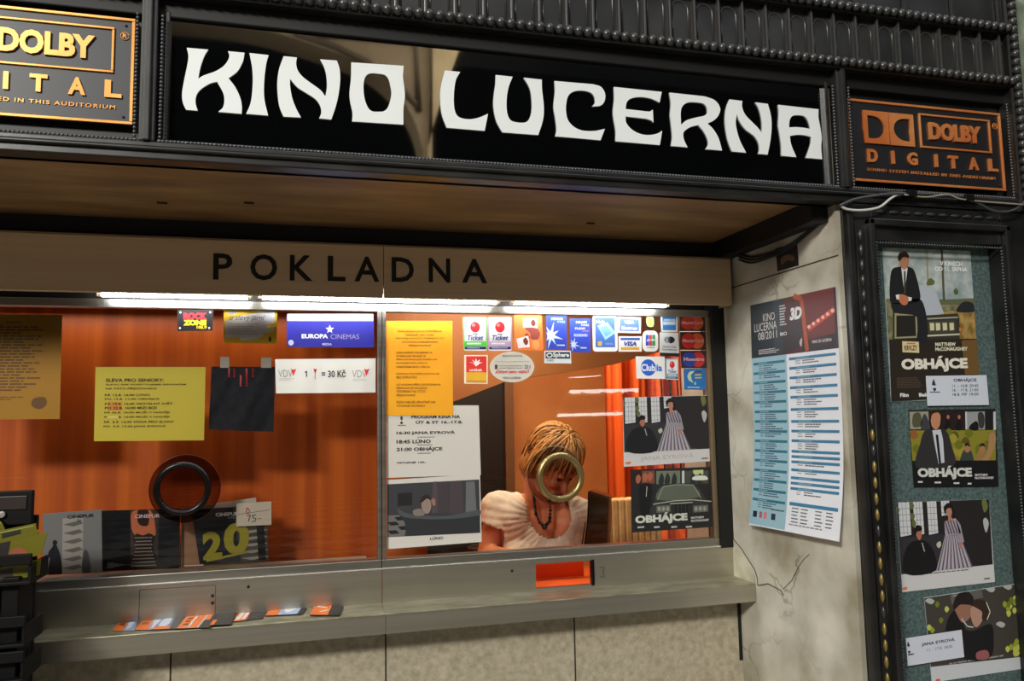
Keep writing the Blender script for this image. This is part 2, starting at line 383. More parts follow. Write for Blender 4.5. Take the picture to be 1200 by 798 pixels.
def MW(x, y, Y): return M(x, y, YW, Y)
sb = thing('passage_signboard', 'lit signboard across the passage, mirrored in the right window above the bowed head', 'sign', MW(700, 488, -4.0))
c4 = [MW(x, y, -4.0) for x, y in ((668, 457), (748, 455), (748, 487), (652, 489))]
b = B(); prism(b, c4, (0, -.1, 0)); part('board', b, mat((150, 134, 104), .6), sb)
LITE = mat((240, 246, 240), .4, emit=13., name='signboard_glow')
for q4 in (((668, 457), (748, 455), (748, 460), (666, 461.5)), ((654, 485), (748, 482.5), (748, 486), (652, 488.5))):
    b = B(); prism(b, [MW(x, y, -3.99) for x, y in q4], (0, .01, 0)); part('light_strip', b, LITE, sb)
for st5 in ([(275, 205), (375, 350)], [(425, 190), (412, 345)], [(462, 335), (455, 200), (560, 330), (635, 330), (645, 200)], [(645, 200), (700, 205), (765, 365)], [(880, 365), (800, 330), (765, 270), (800, 205), (870, 195), (900, 250)], [(1000, 340), (1000, 190), (930, 200), (900, 235)], [(1020, 330), (1020, 190), (1090, 250)]):
    b = B(); tube(b, [MW(640+x/9.975, 440+y/9.975, -3.975) for x, y in st5], .011, 6); part('lettering', b, mat((40, 26, 16), .6), sb)
b = B(); prism(b, [MW(x, y, -4.0) for x, y in ((668, 442), (676, 443), (704, 440.5), (704, 439.5))], (0, -.05, 0)); tag(link('strip_light', b, [LITE]), 'thin slanting light across the passage mirrored above the mirrored signboard', 'lamp')
b = B(); box(b, -7, -16.2, 0, 7, -16, 7); tag(link('wall_far', b, [mat((46, 38, 32), .7)]), kind='structure')
b = B(); box(b, -7.2, -16, 0, -7, 5, 7); tag(link('wall_passage_left', b, [mat((36, 32, 28), .8)]), kind='structure')
b = B(); box(b, 7, -16, 0, 7.2, 5, 7); tag(link('wall_passage_right', b, [mat((36, 32, 28), .8)]), kind='structure')
b = B(); box(b, -7, -16, top, 7, YO-.5, top+.3); tag(link('ceiling_passage', b, [mat((14, 12, 11), .9)]), kind='structure')
# ---------------------------------------------------------------- fascia: iron frame
zb = lambda x, y, Y=YF: P(x, y, 1, Y).z
xb = lambda x, y, Y=YF: P(x, y, 1, Y).x
ZR1 = zb(600, 196); ZR0 = zb(600, 214)       # bottom rail of the sign frame
ZC = zb(755, 46, 1.655)                       # big bead row
ZU = zb(1090, 21, 1.655)                      # upper bead row
XPL, XPR = xb(175, 90), xb(986, 155)
XE = xb(1190, 95, 1.66)
ZCB = ZC-.04
print('F', ZR1, ZR0, ZC, ZU, XPL, XPR, XE)
fr = thing('fascia_frame', 'black iron frame with beaded edges holding the cinema sign and two bronze plates', 'sign frame', (0, YF, ZR0))
b = B()
box(b, XL, YF-.012, ZR0, XE, YF+.05, ZR0+.02, .003); box(b, XL, YF-.022, ZR0+.016, XE, YF+.04, ZR1-.012, .005); box(b, XL, YF-.014, ZR1-.012, XE, YF+.03, ZR1, .003)
part('bottom_rail', b, BLACKMETAL, fr)
for xp in (XPL, XPR, XPL-(XE-XPR)*1.02):
    b = B(); box(b, xp-.016, YF-.012, ZR1, xp+.016, YF+.03, ZC, .004); box(b, xp-.007, YF-.02, ZR1, xp+.007, YF-.01, ZC, .003)
    part('post', b, BLACKMETAL, fr)
b = B(); box(b, XL, YF+.03, ZR0, XE+.3, YF+.045, ZC+.5); part('back_plate', b, mat((8, 9, 10), .5), fr)
def beads(bm, p, q, r, sp):
    p, q = Vector(p), Vector(q); n = max(2, int((q-p).length/sp))
    for i in range(n+1): sph(bm, p.lerp(q, i/n), r, 8, 6)
BEADM = mat((88, 90, 92), .32, .5, name='worn_bead_metal')
BEADD = mat((74, 74, 73), .3, .5, name='dark_bead_metal')
XLL = -1.35
zbd = ZR1+.004
for x0, x1 in ((XLL, XPL-.022), (XPL+.022, XPR-.022), (XPR+.022, XE-.02)):
    b = B(); beads(b, (x0, YF-.006, zbd), (x1, YF-.006, zbd), .0036, .0078); part('bottom_bead_trim', b, BEADM, fr)
for x in (XPL-.024, XPL+.024, XPR-.024, XPR+.024, XE-.022):
    b = B(); beads(b, (x, YF-.006, zbd), (x, YF-.006, ZCB-.02), .0038, .0082); part('upright_bead_trim', b, BEADM, fr)
# cornice above the sign
co = thing('cornice', 'black iron cornice with arched flutes between two rows of large beads', 'cornice', (0, 1.66, ZCB))
b = B(); box(b, XL, 1.66, ZC-.014, XE, YF+.03, ZC+.01, .003); part('lower_ledge', b, BLACKMETAL, co)
b = B(); box(b, XL, 1.69, ZCB-.012, XE, YF+.03, ZC-.014, .003); part('cove', b, mat((7, 7, 7), .6, name='shade_black'), co)  # shade under the bead row, painted in as a near-black colour
b = B(); box(b, XL, 1.66, ZU-.012, XE, YF+.03, ZU+.014, .003); part('upper_ledge', b, BLACKMETAL, co)
b = B(); beads(b, (-.95, 1.652, ZC), (XE-.02, 1.652, ZC), .0118, .0236); part('lower_bead_row', b, BEADD, co)
b = B(); beads(b, (-.2, 1.652, ZU), (XE-.02, 1.652, ZU), .0118, .0236); part('upper_bead_row', b, BEADD, co)
b = B(); box(b, XL, 1.682, ZC, XE, YF+.03, ZU); part('fluted_panel', b, tex_mat('dark_grey_iron', (20, 20, 20), (42, 42, 41), (8, 8, 8), .4, .0, 4), co)
b = B()
st = (xb(978, 40, 1.67)-xb(756, 25, 1.67))/8.
k = -24; x0 = xb(978, 40, 1.67)
zt = ZU-.016
while x0+k*st < XE:
    xx = x0+k*st
    box(b, xx-.0035, 1.668, ZC+.008, xx+.0035, 1.684, ZU-.008, .002)
    w = st/2-.012; c = xx+st/2; hh = zt-.012-w
    tube(b, [(c-w, 1.682, ZC+.008), (c-w, 1.682, hh)]+[(c-w*math.cos(t*PI/8), 1.682, hh+w*math.sin(t*PI/8)) for t in range(9)]+[(c+w, 1.682, ZC+.008)], .0028, 6)
    k += 1
part('flute_ribs', b, BEADD, co)
b = B(); box(b, XL, YF, ZU+.014, XE, YF+.03, ZU+.5)
for k in range(8): box(b, XE-.03-k*.16, YF-.01, ZU+.014, XE-.015-k*.16, YF, ZU+.4, .002)
part('upper_panel', b, BLACKMETAL, co)
# bead column at the right end
bc = thing('beaded_column', 'vertical row of large black iron beads at the right end of the cornice', 'trim', (XE, YF, ZR0))
b = B(); box(b, XE-.014, YF-.02, ZR0, XE+.02, YF+.03, ZU+.5, .004); part('backing', b, BLACKMETAL, bc)
b = B(); beads(b, (XE, YF-.026, ZR0), (XE, YF-.026, ZU+.4), .0118, .0236); part('bead_row', b, BEADD, bc)
b = B(); box(b, XE+.02, YF-.03, ZR0, XE+.6, YF+.03, 3.4); tag(link('wall_pilaster', b, [GREENMARBLE]), kind='structure')
# ---------------------------------------------------------------- the cinema sign
sg = thing('cinema_sign', 'long black glass sign with large white lettering KINO LUCERNA', 'sign', ((XPL+XPR)/2, YS, ZR1))
b = B(); box(b, XPL+.03, YS, ZR1+.008, XPR-.03, YS+.008, ZCB-.012, .0015); part('glass_panel', b, SIGNBLACK, sg)
b = B()
for a, c in (((XPL+.027, ZR1), (XPL+.036, ZCB)), ((XPR-.036, ZR1), (XPR-.027, ZCB))): box(b, a[0], YS-.012, a[1]+.006, c[0], YS+.004, c[1], .002)
box(b, XPL+.03, YS-.012, ZR1+.006, XPR-.03, YS+.004, ZR1+.013, .002)
part('glazing_bead', b, BLACKMETAL, sg)
def T(ox, oy, s, rs): return [[(ox+x/s, oy+y/s) for x, y in r] for r in rs]
LET = [
 ('K', 208, 50, 7.983, [[(87,48),(288,65)],[(288,65),(250,130),(215,230),(193,338)],[(193,338),(250,305),(350,270),(430,220),(475,160),(484,115),(472,80)],[(472,80),(628,95)],[(628,95),(610,180),(560,270),(478,333)],[(478,333),(540,415),(585,510),(602,590),(600,667)],[(600,667),(383,647)],[(383,647),(425,605),(438,540),(425,465),(370,365)],[(370,365),(300,385),(215,440),(175,500),(170,570),(190,637)],[(190,637),(80,628)],[(80,628),(50,560),(43,470),(65,340),(90,220),(102,130),(87,48)]], None),
 ('I', 208, 50, 7.983, [[(673,97),(852,117)],[(852,117),(830,200),(812,350),(812,520),(848,683)],[(848,683),(643,665)],[(643,665),(685,560),(703,400),(700,250),(673,97)]], None),
 ('N', 318, 60, 8.87, [[(128,52),(265,65)],[(265,65),(258,130),(275,200),(330,270),(430,345),(510,405),(562,470)],[(562,470),(577,370),(572,260),(550,170),(508,85)],[(508,85),(680,98)],[(680,98),(708,180),(715,300),(700,440),(668,580),(622,712)],[(622,712),(497,698)],[(497,698),(518,640),(508,570),(460,500),(370,440),(270,375),(195,288)],[(195,288),(195,360),(215,480),(255,590),(308,690)],[(308,690),(125,680)],[(125,680),(80,560),(62,400),(65,280),(85,170),(128,52)]], None),
 ('O', 400, 65, 8.87, [[(103,72),(648,108)],[(648,108),(640,220),(655,340),(660,430),(645,560),(645,720)],[(645,720),(112,685)],[(112,685),(115,590),(92,480),(85,380),(100,230),(103,72)]], [(300,187),(380,190),(450,203),(490,245),(513,330),(520,400),(505,480),(480,545),(440,580),(380,585),(320,580),(275,540),(240,440),(230,320),(248,225)]),
 ('L', 508, 75, 8.571, [[(113,65),(268,80)],[(268,80),(225,160),(205,300),(210,450),(250,530),(350,555),(450,540),(548,500)],[(548,500),(514,672)],[(514,672),(132,640)],[(132,640),(85,510),(68,370),(72,240),(113,65)]], None),
 ('U', 508, 75, 8.571, [[(625,110),(795,128)],[(795,128),(755,230),(735,350),(738,480),(770,560),(830,585),(920,587),(965,545),(987,460),(985,340),(965,240),(908,138)],[(908,138),(1088,157)],[(1088,157),(1090,260),(1108,430),(1100,560),(1052,714)],[(1052,714),(692,687)],[(692,687),(630,570),(602,420),(608,300),(622,200),(625,110)]], None),
 ('C', 640, 85, 8.865, [[(88,88),(490,122)],[(490,122),(570,150),(612,220),(605,300),(560,345),(475,353)],[(475,353),(508,310),(495,240),(440,200),(350,187),(270,205),(222,260),(205,380),(225,490),(290,565),(380,603),(500,607),(610,585)],[(610,585),(565,704)],[(565,704),(95,662)],[(95,662),(108,590),(95,470),(78,350),(92,200),(88,88)]], None),
 ('E', 708, 90, 8.867, [[(102,105),(598,157)],[(598,157),(576,268)],[(576,268),(480,225),(370,210),(280,225),(235,265),(222,335)],[(222,335),(440,360)],[(440,360),(475,360),(505,340)],[(505,340),(512,475)],[(512,475),(490,455),(440,437)],[(440,437),(222,412)],[(222,412),(230,480),(290,550),(380,595),(470,605),(550,590),(603,560)],[(603,560),(578,710)],[(578,710),(120,670)],[(120,670),(120,560),(100,440),(93,350),(105,230),(102,105)]], None),
 ('R', 778, 100, 9.39, [[(62,80),(450,122)],[(450,122),(560,165),(618,250),(600,330),(550,385),(478,420)],[(478,420),(540,480),(600,580),(640,718)],[(640,718),(460,702)],[(460,702),(488,650),(480,590),(440,510),(378,437)],[(378,437),(290,460),(225,505),(212,550),(225,610),(260,683)],[(260,683),(80,667)],[(80,667),(93,560),(80,420),(70,320),(78,200),(62,80)]], [[(188,435),(250,385),(350,355),(440,335),(478,300),(470,240),(430,200),(350,187),(260,190),(205,230),(185,300),(188,435)]]),
 ('N', 845, 105, 8.87, [[(88,102),(220,118)],[(220,118),(218,180),(250,260),(320,335),(380,395),(425,455)],[(425,455),(428,360),(415,270),(390,190),(357,133)],[(357,133),(485,148)],[(485,148),(515,260),(525,380),(512,530),(483,677)],[(483,677),(387,667)],[(387,667),(400,620),(388,550),(345,485),(260,420),(200,340),(163,255)],[(163,255),(152,340),(165,430),(200,540),(260,657)],[(260,657),(113,643)],[(113,643),(70,520),(45,370),(45,250),(60,170),(88,102)]], None),
 ('A', 845, 105, 8.87, [[(595,158),(1012,205)],[(1012,205),(1012,290),(1030,390),(1045,500),(1040,600),(1050,725)],[(1050,725),(882,708)],[(882,708),(915,620),(935,550),(938,493)],[(938,493),(870,475),(790,470),(713,483)],[(713,483),(725,560),(750,630),(783,702)],[(783,702),(630,688)],[(630,688),(628,580),(608,440),(597,360),(603,240),(595,158)]], [[(707,393),(710,330),(730,285),(770,267),(850,272),(890,300),(915,350),(930,410)],[(930,410),(860,397),(780,390),(707,393)]]),
]
for ch, ox, oy, s, out, inner in LET:
    def wp(p): q = P(p[0], p[1], 1, YS-.003); return (q.x, q.z)
    loops = [[wp(p) for p in runs(T(ox, oy, s, out))]]
    if inner:
        loops.append([wp((ox+x/s, oy+y/s)) for x, y in closed(inner, 4)] if not isinstance(inner[0], list) else [wp(p) for p in runs(T(ox, oy, s, inner))])
    me = filled(loops, .0015); b = B(); b.from_mesh(me); bpy.data.meshes.remove(me)
    for v in b.verts: v.co = Vector((v.co.x, YS-.002-v.co.z, v.co.y))
    bmesh.ops.triangulate(b, faces=[f for f in b.faces if len(f.verts) > 4])
    part('letter', b, WHITEL, sg)
# ---------------------------------------------------------------- bronze plates
def plate(x0, z1, w, h, label, light):
    BRONZE = BRONZE0 if light else COPPER
    t = thing('bronze_plate', label, 'plaque', (x0+w/2, YF+.01, z1-h))
    y = YF+.012
    base = mat((34, 38, 44) if light else (22, 22, 24), .45, name='plate_field_%d' % light)
    b = B(); box(b, x0, y, z1-h, x0+w, y+.012, z1, .0015); part('field', b, base, t)
    def fr(b, u0, v0, u1, v1, wd, dep=.004):
        X0, X1, Z1, Z0 = x0+w*u0, x0+w*u1, z1-h*v0, z1-h*v1
        for q in ((X0, Z0, X1, Z0+wd), (X0, Z1-wd, X1, Z1), (X0, Z0+wd, X0+wd, Z1-wd), (X1-wd, Z0+wd, X1, Z1-wd)): box(b, q[0], y-dep, q[1], q[2], y+.001, q[3], .001)
    b = B(); fr(b, 0, 0, 1, 1, .0065); part('border', b, BRONZE, t)
    b = B(); fr(b, .455, .1, .925, .53, .005); part('name_frame', b, BRONZE, t)
    def txt(s, u0, v0, u1, v1, bold, name, dep=.004, sp=1.):
        vs, fs = text_mesh(s, bold, 1, 0, 0, sp); b = B()
        V = [b.verts.new((x0+w*(u0+(u1-u0)*a), y-dep/2-dep/2*c, z1-h*(v1+(v0-v1)*bb))) for a, bb, c in vs]
        for f in fs:
            try: b.faces.new([V[k] for k in f])
            except ValueError: pass
        part(name, b, BRONZE, t)
    txt('DOLBY', .515, .2, .855, .42, .045, 'lettering', .005)
    n = 'DIGITAL'; us = [.115, .245, .365, .52, .63, .765, .895]
    for cch, u in zip(n, us):
        ww = .018 if cch == 'I' else .062
        txt(cch, u-.0 if cch != 'I' else u+.02, .6, u+ww if cch != 'I' else u+.02+ww, .76, .04, 'lettering')
    txt('SOUND SYSTEM INSTALLED IN THIS AUDITORIUM', .11, .83, .935, .865, .01, 'lettering', .002, 1.25)
    # double-D emblem
    for i, (u0, u1) in enumerate(((.1, .255), (.26, .415))):
        def q(u, v): return (x0+w*u, z1-h*v)
        o = [q(u0, .13), q(u1, .13), q(u1, .53), q(u0, .53)]; rr = (u1-u0)
        if i == 0: inn = [q(u0+.025, .19)]+[q(u0+.055+math.sin(t*PI/10)*(rr*.48), .33-math.cos(t*PI/10)*.14) for t in range(11)]+[q(u0+.025, .47)]
        else: inn = [q(u1-.025, .19)]+[q(u1-.055-math.sin(t*PI/10)*(rr*.48), .33-math.cos(t*PI/10)*.14) for t in range(11)]+[q(u1-.025, .47)]
        me = filled([o, inn], .0025); b = B(); b.from_mesh(me); bpy.data.meshes.remove(me)
        for v in b.verts: v.co = Vector((v.co.x, y-.002-v.co.z, v.co.y))
        part('emblem', b, BRONZE, t)
    b = B(); c = Vector((x0+w*.962, y-.001, z1-h*.17))
    tube(b, [c+Vector((.008*math.cos(k*PI/8), 0, .008*math.sin(k*PI/8))) for k in range(17)], .0012, 5)
    vs, fs = text_mesh('R', .02); V = [b.verts.new((c.x-.004+.008*a, c.y-.002, c.z-.0045+.009*bb)) for a, bb, cc in vs]
    for f in fs: b.faces.new([V[k] for k in f])
    part('registered_mark', b, BRONZE, t)
    for u, v in ((.035, .07), (.965, .07), (.035, .93), (.965, .93)): b = B(); sph(b, (x0+w*u, y, z1-h*v), .003, 8, 5); part('screw', b, BLACK, t)
YPL = YF+.012
tl, tr, br, bl = (P(x, y, 1, YPL-.004) for x, y in ((990, 113), (1172, 134), (1180, 224), (998, 211)))
px0, px1 = (tl.x+bl.x)/2, (tr.x+br.x)/2; pz1, pz0 = (tl.z+tr.z)/2, (bl.z+br.z)/2
plate(px0, pz1, px1-px0, pz1-pz0, 'dark plaque with copper lettering to the right of the big cinema sign', 0)
a1, a2_ = P(160, 22, 1, YPL-.004), P(154, 146, 1, YPL-.004)
hh = a1.z-a2_.z; ww = hh*(px1-px0)/(pz1-pz0)
print('plates', px1-px0, pz1-pz0, hh, pz1, a1.z)
plate((a1.x+a2_.x)/2-ww, a1.z, ww, hh, 'slate grey plaque with gold lettering, cut by the left edge of the photo', 1)
# ---------------------------------------------------------------- POKLADNA header
XPE = P(857, 330, 1, YP).x; XPE = min(XPE, XW-.012)
hd = thing('header_panel', 'long satin metal header box with black lettering POKLADNA above the windows', 'header sign', (0, YP, ZPB))
XJ = P(449.5, 318, 1, YP).x
for x0, x1 in ((XL, XJ-.0008), (XJ+.0008, XPE)):
    b = B(); box(b, x0, YP, ZPB, x1, YP+.018, ZPT, .0012); box(b, x0, YP, ZPT-.004, x1, YW+.02, ZPT, 0); part('face_panel', b, STEEL2, hd)
b = B(); box(b, XL, YP+.018, ZPB+.03, XPE, YW+.02, ZPB+.034); part('underside', b, mat((190, 188, 180), .4, .6), hd)
b = B(); box(b, XPE-.003, YP+.018, ZPB, XPE, YW+.02, ZPT-.004); part('end_cap', b, STEEL2, hd)
for ch, x in zip('POKLADNA', (261, 309, 353, 394.5, 430, 472, 515, 556)):
    wpx = {'P': 11.5, 'O': 16, 'K': 13.5, 'L': 10.5, 'A': 14.5, 'D': 13, 'N': 12.5}[ch]
    yb_ = 327.5+(x-261)*.0125; yt = 297.5+(x-261)*.022
    q0, q1 = P(x-wpx, yb_, 1, YP-.001), P(x+wpx, yt, 1, YP-.001)
    vs, fs = text_mesh(ch, .018, 1); b = B()
    V = [b.verts.new((q0.x+(q1.x-q0.x)*a, YP-.0008-.0007*c, q0.z+(q1.z-q0.z)*bb)) for a, bb, c in vs]
    for f in fs:
        try: b.faces.new([V[k] for k in f])
        except ValueError: pass
    part('letter', b, mat((14, 14, 14), .5), hd)
zt_ = ZPB+.006
for i, (a, c, lab) in enumerate(((112, 295, 'left'), (302, 587, 'middle'), (599, 785, 'right'))):
    xa, xc = P(a, 350, 1, YP+.03).x, P(c, 352, 1, YP+.03).x
    t = thing('fluorescent_tube', 'lit white fluorescent tube under the header, %s one of the three' % lab, 'lamp', ((xa+xc)/2, YP+.045, zt_), 'fluorescent tubes under the header')
    b = B(); tube(b, [(xa+.012, YP+.045, zt_), (xc-.012, YP+.045, zt_)], .012, 14); part('glass_tube', b, TUBEM, t, True)
    for x0 in (xa, xc-.012):
        b = B(); box(b, x0, YP+.033, zt_-.012, x0+.012, YP+.057, ZPB+.03, .002); part('end_holder', b, mat((210, 210, 205), .4), t)
# ---------------------------------------------------------------- windows
XR = P(836, 500, 1, YW).x
def wframe(n, x0, x1, pane):
    w = thing('window_%d' % n, None, None, ((x0+x1)/2, YW, ZGB), kind='structure')
    b = B(); box(b, x0, YW-.005, ZGT-.002, x1, YW+.02, ZGT+.022, .002); part('top_rail', b, FRAMEM, w)
    b = B(); box(b, x0, YW-.012, ZAT, x1, YW+.03, ZGB, .002); part('bottom_rail', b, FRAMEM, w)
    b = B(); box(b, pane[0], YW, ZGB, pane[1], YW+.005, ZGT); part('pane', b, GLASS, w)
    return w
mw = .012
w1 = wframe(1, XL, XM-.0006, (XL+.02, XM-mw)); w2 = wframe(2, XM+.0006, XR, (XM+mw, XR-mw))
b = B(); box(b, XM-mw, YW-.014, ZGB, XM-.001, YW+.02, ZGT, .002); part('mullion', b, FRAMEM, w1)
b = B(); box(b, XM+.001, YW-.014, ZGB, XM+mw, YW+.02, ZGT, .002); part('mullion', b, FRAMEM, w2)
b = B(); box(b, XR-mw-.004, YW-.01, ZGB, XR, YW+.02, ZGT, .002); part('side_stile', b, mat((140, 122, 96), .4, .6), w2)
b = B(); box(b, XR, YW-.02, ZGB-.03, XW, YW+.06, ZPT, 0); tag(link('trim_13', b, [BLACK]), kind='structure')
# speaking ports
def port(cx, cy, ro, ri, m, dm, dx, dy, rd, label, dmi):
    c = P(cx, cy, 1, YW); t = thing('speaking_port', label, 'speaking port', (c.x, YW, c.z))
    s = c.length and (P(cx+1, cy, 1, YW)-c).length
    b = B(); n = 40; R0, R1 = ro*s, ri*s; rm = (R0+R1)/2
    prof = [(R1, -.004), (R1+.001, -.012), (rm, -.016), (R0-.001, -.012), (R0, -.004), (R0, -.0005), (R1, -.0005)]
    rg = [[b.verts.new((c.x+r*math.cos(2*PI*k/n), YW+yy, c.z+r*math.sin(2*PI*k/n))) for r, yy in prof] for k in range(n)]
    for k in range(n):
        for j in range(len(prof)): b.faces.new((rg[k][j], rg[(k+1) % n][j], rg[(k+1) % n][(j+1) % len(prof)], rg[k][(j+1) % len(prof)])).smooth = True
    part('ring', b, m, t)
    d = P(cx+dx, cy+dy, 1, YW+.03); b = B(); bmesh.ops.create_cone(b, cap_ends=True, segments=48, radius1=rd*s, radius2=rd*s, depth=.004, matrix=Matrix.Translation((d.x, YW+.03, d.z)) @ Matrix.Rotation(PI/2, 4, 'X')); part('acrylic_disc', b, dm, t)
    b = B(); tube(b, [(d.x+(rd*s)*math.cos(k*PI/24), YW+.03, d.z+(rd*s)*math.sin(k*PI/24)) for k in range(49)], .0011, 5); part('disc_rim', b, dmi, t)
    for ang in (70, 160, 290):
        a = math.radians(ang); b = B(); tube(b, [(c.x+rm*math.cos(a), YW+.006, c.z+rm*math.sin(a)), (c.x+rm*math.cos(a), YW+.028, c.z+rm*math.sin(a))], .0035, 8); part('spacer', b, m, t)
port(656, 559, 27.5, 20.5, BRASS, DISCM, -6, -2, 32.5, 'round brass speaking ring set in the glass in front of the seated person', mat((190, 180, 150), .3))
port(214, 572.5, 34, 26.3, DARKRING, DISCD, 3, 0, 42.6, 'round dark speaking ring set in the left window above the magazines', mat((90, 60, 50), .3))
# apron below the glass with the ticket slot
sl0, sl1 = P(628, 675, 1, YA).x, P(695, 675, 1, YA).x; sz1, sz0 = P(660, 659, 1, YA).z, P(660, 687, 1, YA).z
ZAB = ZLT-.004
ap = thing('apron_panel', 'satin aluminium panel with a ticket slot between the windows and the counter ledge', 'panel', ((XL+XR)/2, YA, ZAB))
b = B(); box(b, XL, YA, ZAB, XM-.0008, YA+.012, ZAT, .001); part('left_sheet', b, STEEL, ap)
b = B(); box(b, XM+.0008, YA, ZAB, sl0, YA+.012, ZAT); box(b, sl1, YA, ZAB, XW-.002, YA+.012, ZAT); box(b, sl0, YA, sz1, sl1, YA+.012, ZAT); box(b, sl0, YA, ZAB, sl1, YA+.012, sz0)
part('right_sheet', b, STEEL, ap)
b = B(); box(b, XL, YA-.003, ZAT-.001, XW-.002, YA+.012, ZAT+.003, .001); part('top_lip', b, mat((226, 226, 220), .25, .8), ap)
b = B(); box(b, sl1-.006, YA-.004, sz0-.004, sl1+.004, YA+.012, sz1+.002, .001); part('slot_edge', b, DARKRING, ap)
b = B(); h0 = P(163, 695, 1, YA-.0005); h1 = P(252, 700, 1, YA-.0005); zt1 = P(205, 689, 1, YA).z
for q in ((h0.x, zt1, h1.x, zt1+.0018), (h0.x, ZAB+.01, h0.x+.0018, zt1), (h1.x, ZAB+.01, h1.x+.0018, zt1)): box(b, q[0], YA-.0005, q[1], q[2], YA+.001, q[3])
part('hatch_gap', b, mat((96, 66, 44), .7), ap)
for x, y in ((249, 698), (249, 706.5), (291, 687.5), (600, 669)):
    p = P(x, y, 1, YA); b = B(); sph(b, (p.x, YA, p.z), (.0045, .002, .0045), 10, 6); part('screw', b, mat((40, 32, 26), .4, .5), ap)
b = B(); pp = [P(x, y, 1, YA-.001) for x, y in ((703, 665), (709, 665), (707, 668), (707, 673), (709, 676), (703, 676))]; tube(b, pp, .0009, 5); part('latch_mark', b, mat((60, 40, 20), .4), ap)
# counter ledge
XLE = P(33, 765, 1, YL).x; XLJ = P(452, 735, 1, YL).x
cl = thing('counter_ledge', 'worn metal counter ledge running under both ticket windows', 'ledge', ((XLE+XW)/2, YL, ZLB))
for x0, x1 in ((XLE, XLJ-.0006), (XLJ+.0006, XW-.001)):
    b = B(); box(b, x0, YL, ZLB, x1, YL+.006, ZLT-.002); part('front_edge', b, STEEL, cl)
    b = B(); box(b, x0, YL-.002, ZLT-.004, x1, YA, ZLT, .001); part('top_sheet', b, LEDGEM, cl)
b = B(); box(b, XLE, YL+.006, ZLB, XW-.001, YLW-.001, ZLB+.006); part('underside', b, STEEL, cl)
# inner sill / desk behind the glass
b = B(); box(b, XM+.05, YW+.05, ZLT-.03, 1.9, YW+.32, ZLT-.004, .003)
tag(link('inner_desk', b, [mat((226, 92, 26), .5, name='orange_laminate')]), 'orange laminate desk top seen through the ticket slot', 'desk')
b = B(); box(b, sl0-.03, YW+.15, ZLT-.002, sl1+.03, YW+.158, sz1+.004, .002)
tag(link('desk_screen', b, [mat((250, 96, 30), .5, name='bright_orange_board')]), 'bright orange board standing right behind the ticket slot', 'board')
b = B(); box(b, XL+.2, YW+.06, ZAT-.03, XM-.03, YW+.2, ZAT+.004, .002)
tag(link('window_shelf', b, [mat((140, 130, 118), .5)]), 'narrow shelf behind the left window carrying the film magazines', 'shelf')
# ---------------------------------------------------------------- printed sheets
def _q(s, x, y, ax=None):
    ax = [i for i in range(3) if abs(s.n[i]) > .5][0]
    p = P(x, y, ax, s.c[0][ax])-s.c[0]; a = s.c[1]-s.c[0]; d = s.c[3]-s.c[0]
    aa, dd, ad, pa, pd = a.dot(a), d.dot(d), a.dot(d), p.dot(a), p.dot(d); D = aa*dd-ad*ad
    return ((pa*dd-pd*ad)/D, (pd*aa-pa*ad)/D)
Sheet.q = _q
Sheet.pp = lambda s, pts, col, layer=1: s.poly([s.q(*p) for p in pts], col, layer)
Sheet.pb = lambda s, pts, col, layer=1: s.blob([s.q(*p) for p in pts], col, layer)
Sheet.pl = lambda s, pts, w, col, layer=2: s.line([s.q(*p) for p in pts], w, col, layer)
def _pr(s, x0, y0, x1, y1, col, layer=1): a = s.q(x0, y0); b = (s.q(x1, y0)[0], s.q(x0, y1)[1]); b = (s.q(x1, (y0+y1)/2)[0], b[1]); s.rect(a[0], a[1], b[0], b[1], col, layer)
def _pt(s, t, x0, y0, x1, y1, col, layer=3, bold=.02, shear=0., sp=1.): a = s.q(x0, y0); b = (s.q(x1, (y0+y1)/2)[0], s.q(x0, y1)[1]); s.text(t, a[0], a[1], b[0], b[1], col, layer, bold, shear, sp)
def _pd(s, x0, y0, x1, y1, n, col, layer=2, fill=.5, center=False): a = s.q(x0, y0); b = (s.q(x1, (y0+y1)/2)[0], s.q(x0, y1)[1]); s.dash(a[0], a[1], b[0], b[1], n, col, layer, fill, center)
def _pe(s, x, y, rx, ry, col, layer=1, **k): a, b = s.q(x, y), s.q(x+rx, y+ry); s.ell(a[0], a[1], abs(b[0]-a[0]), abs(b[1]-a[1]), col, layer, **k)
Sheet.pr, Sheet.pt, Sheet.pd, Sheet.pe = _pr, _pt, _pd, _pe
def R4(x0, y0, x1, y1, x2, y2, x3, y3): return [(x0, y0), (x1, y1), (x2, y2), (x3, y3)]
YG = YW+.0085     # just behind the panes
YG2 = YW+.012
GF = YW-.0009     # stuck on the outside
SK, SKD = (196, 140, 104), (150, 98, 70)
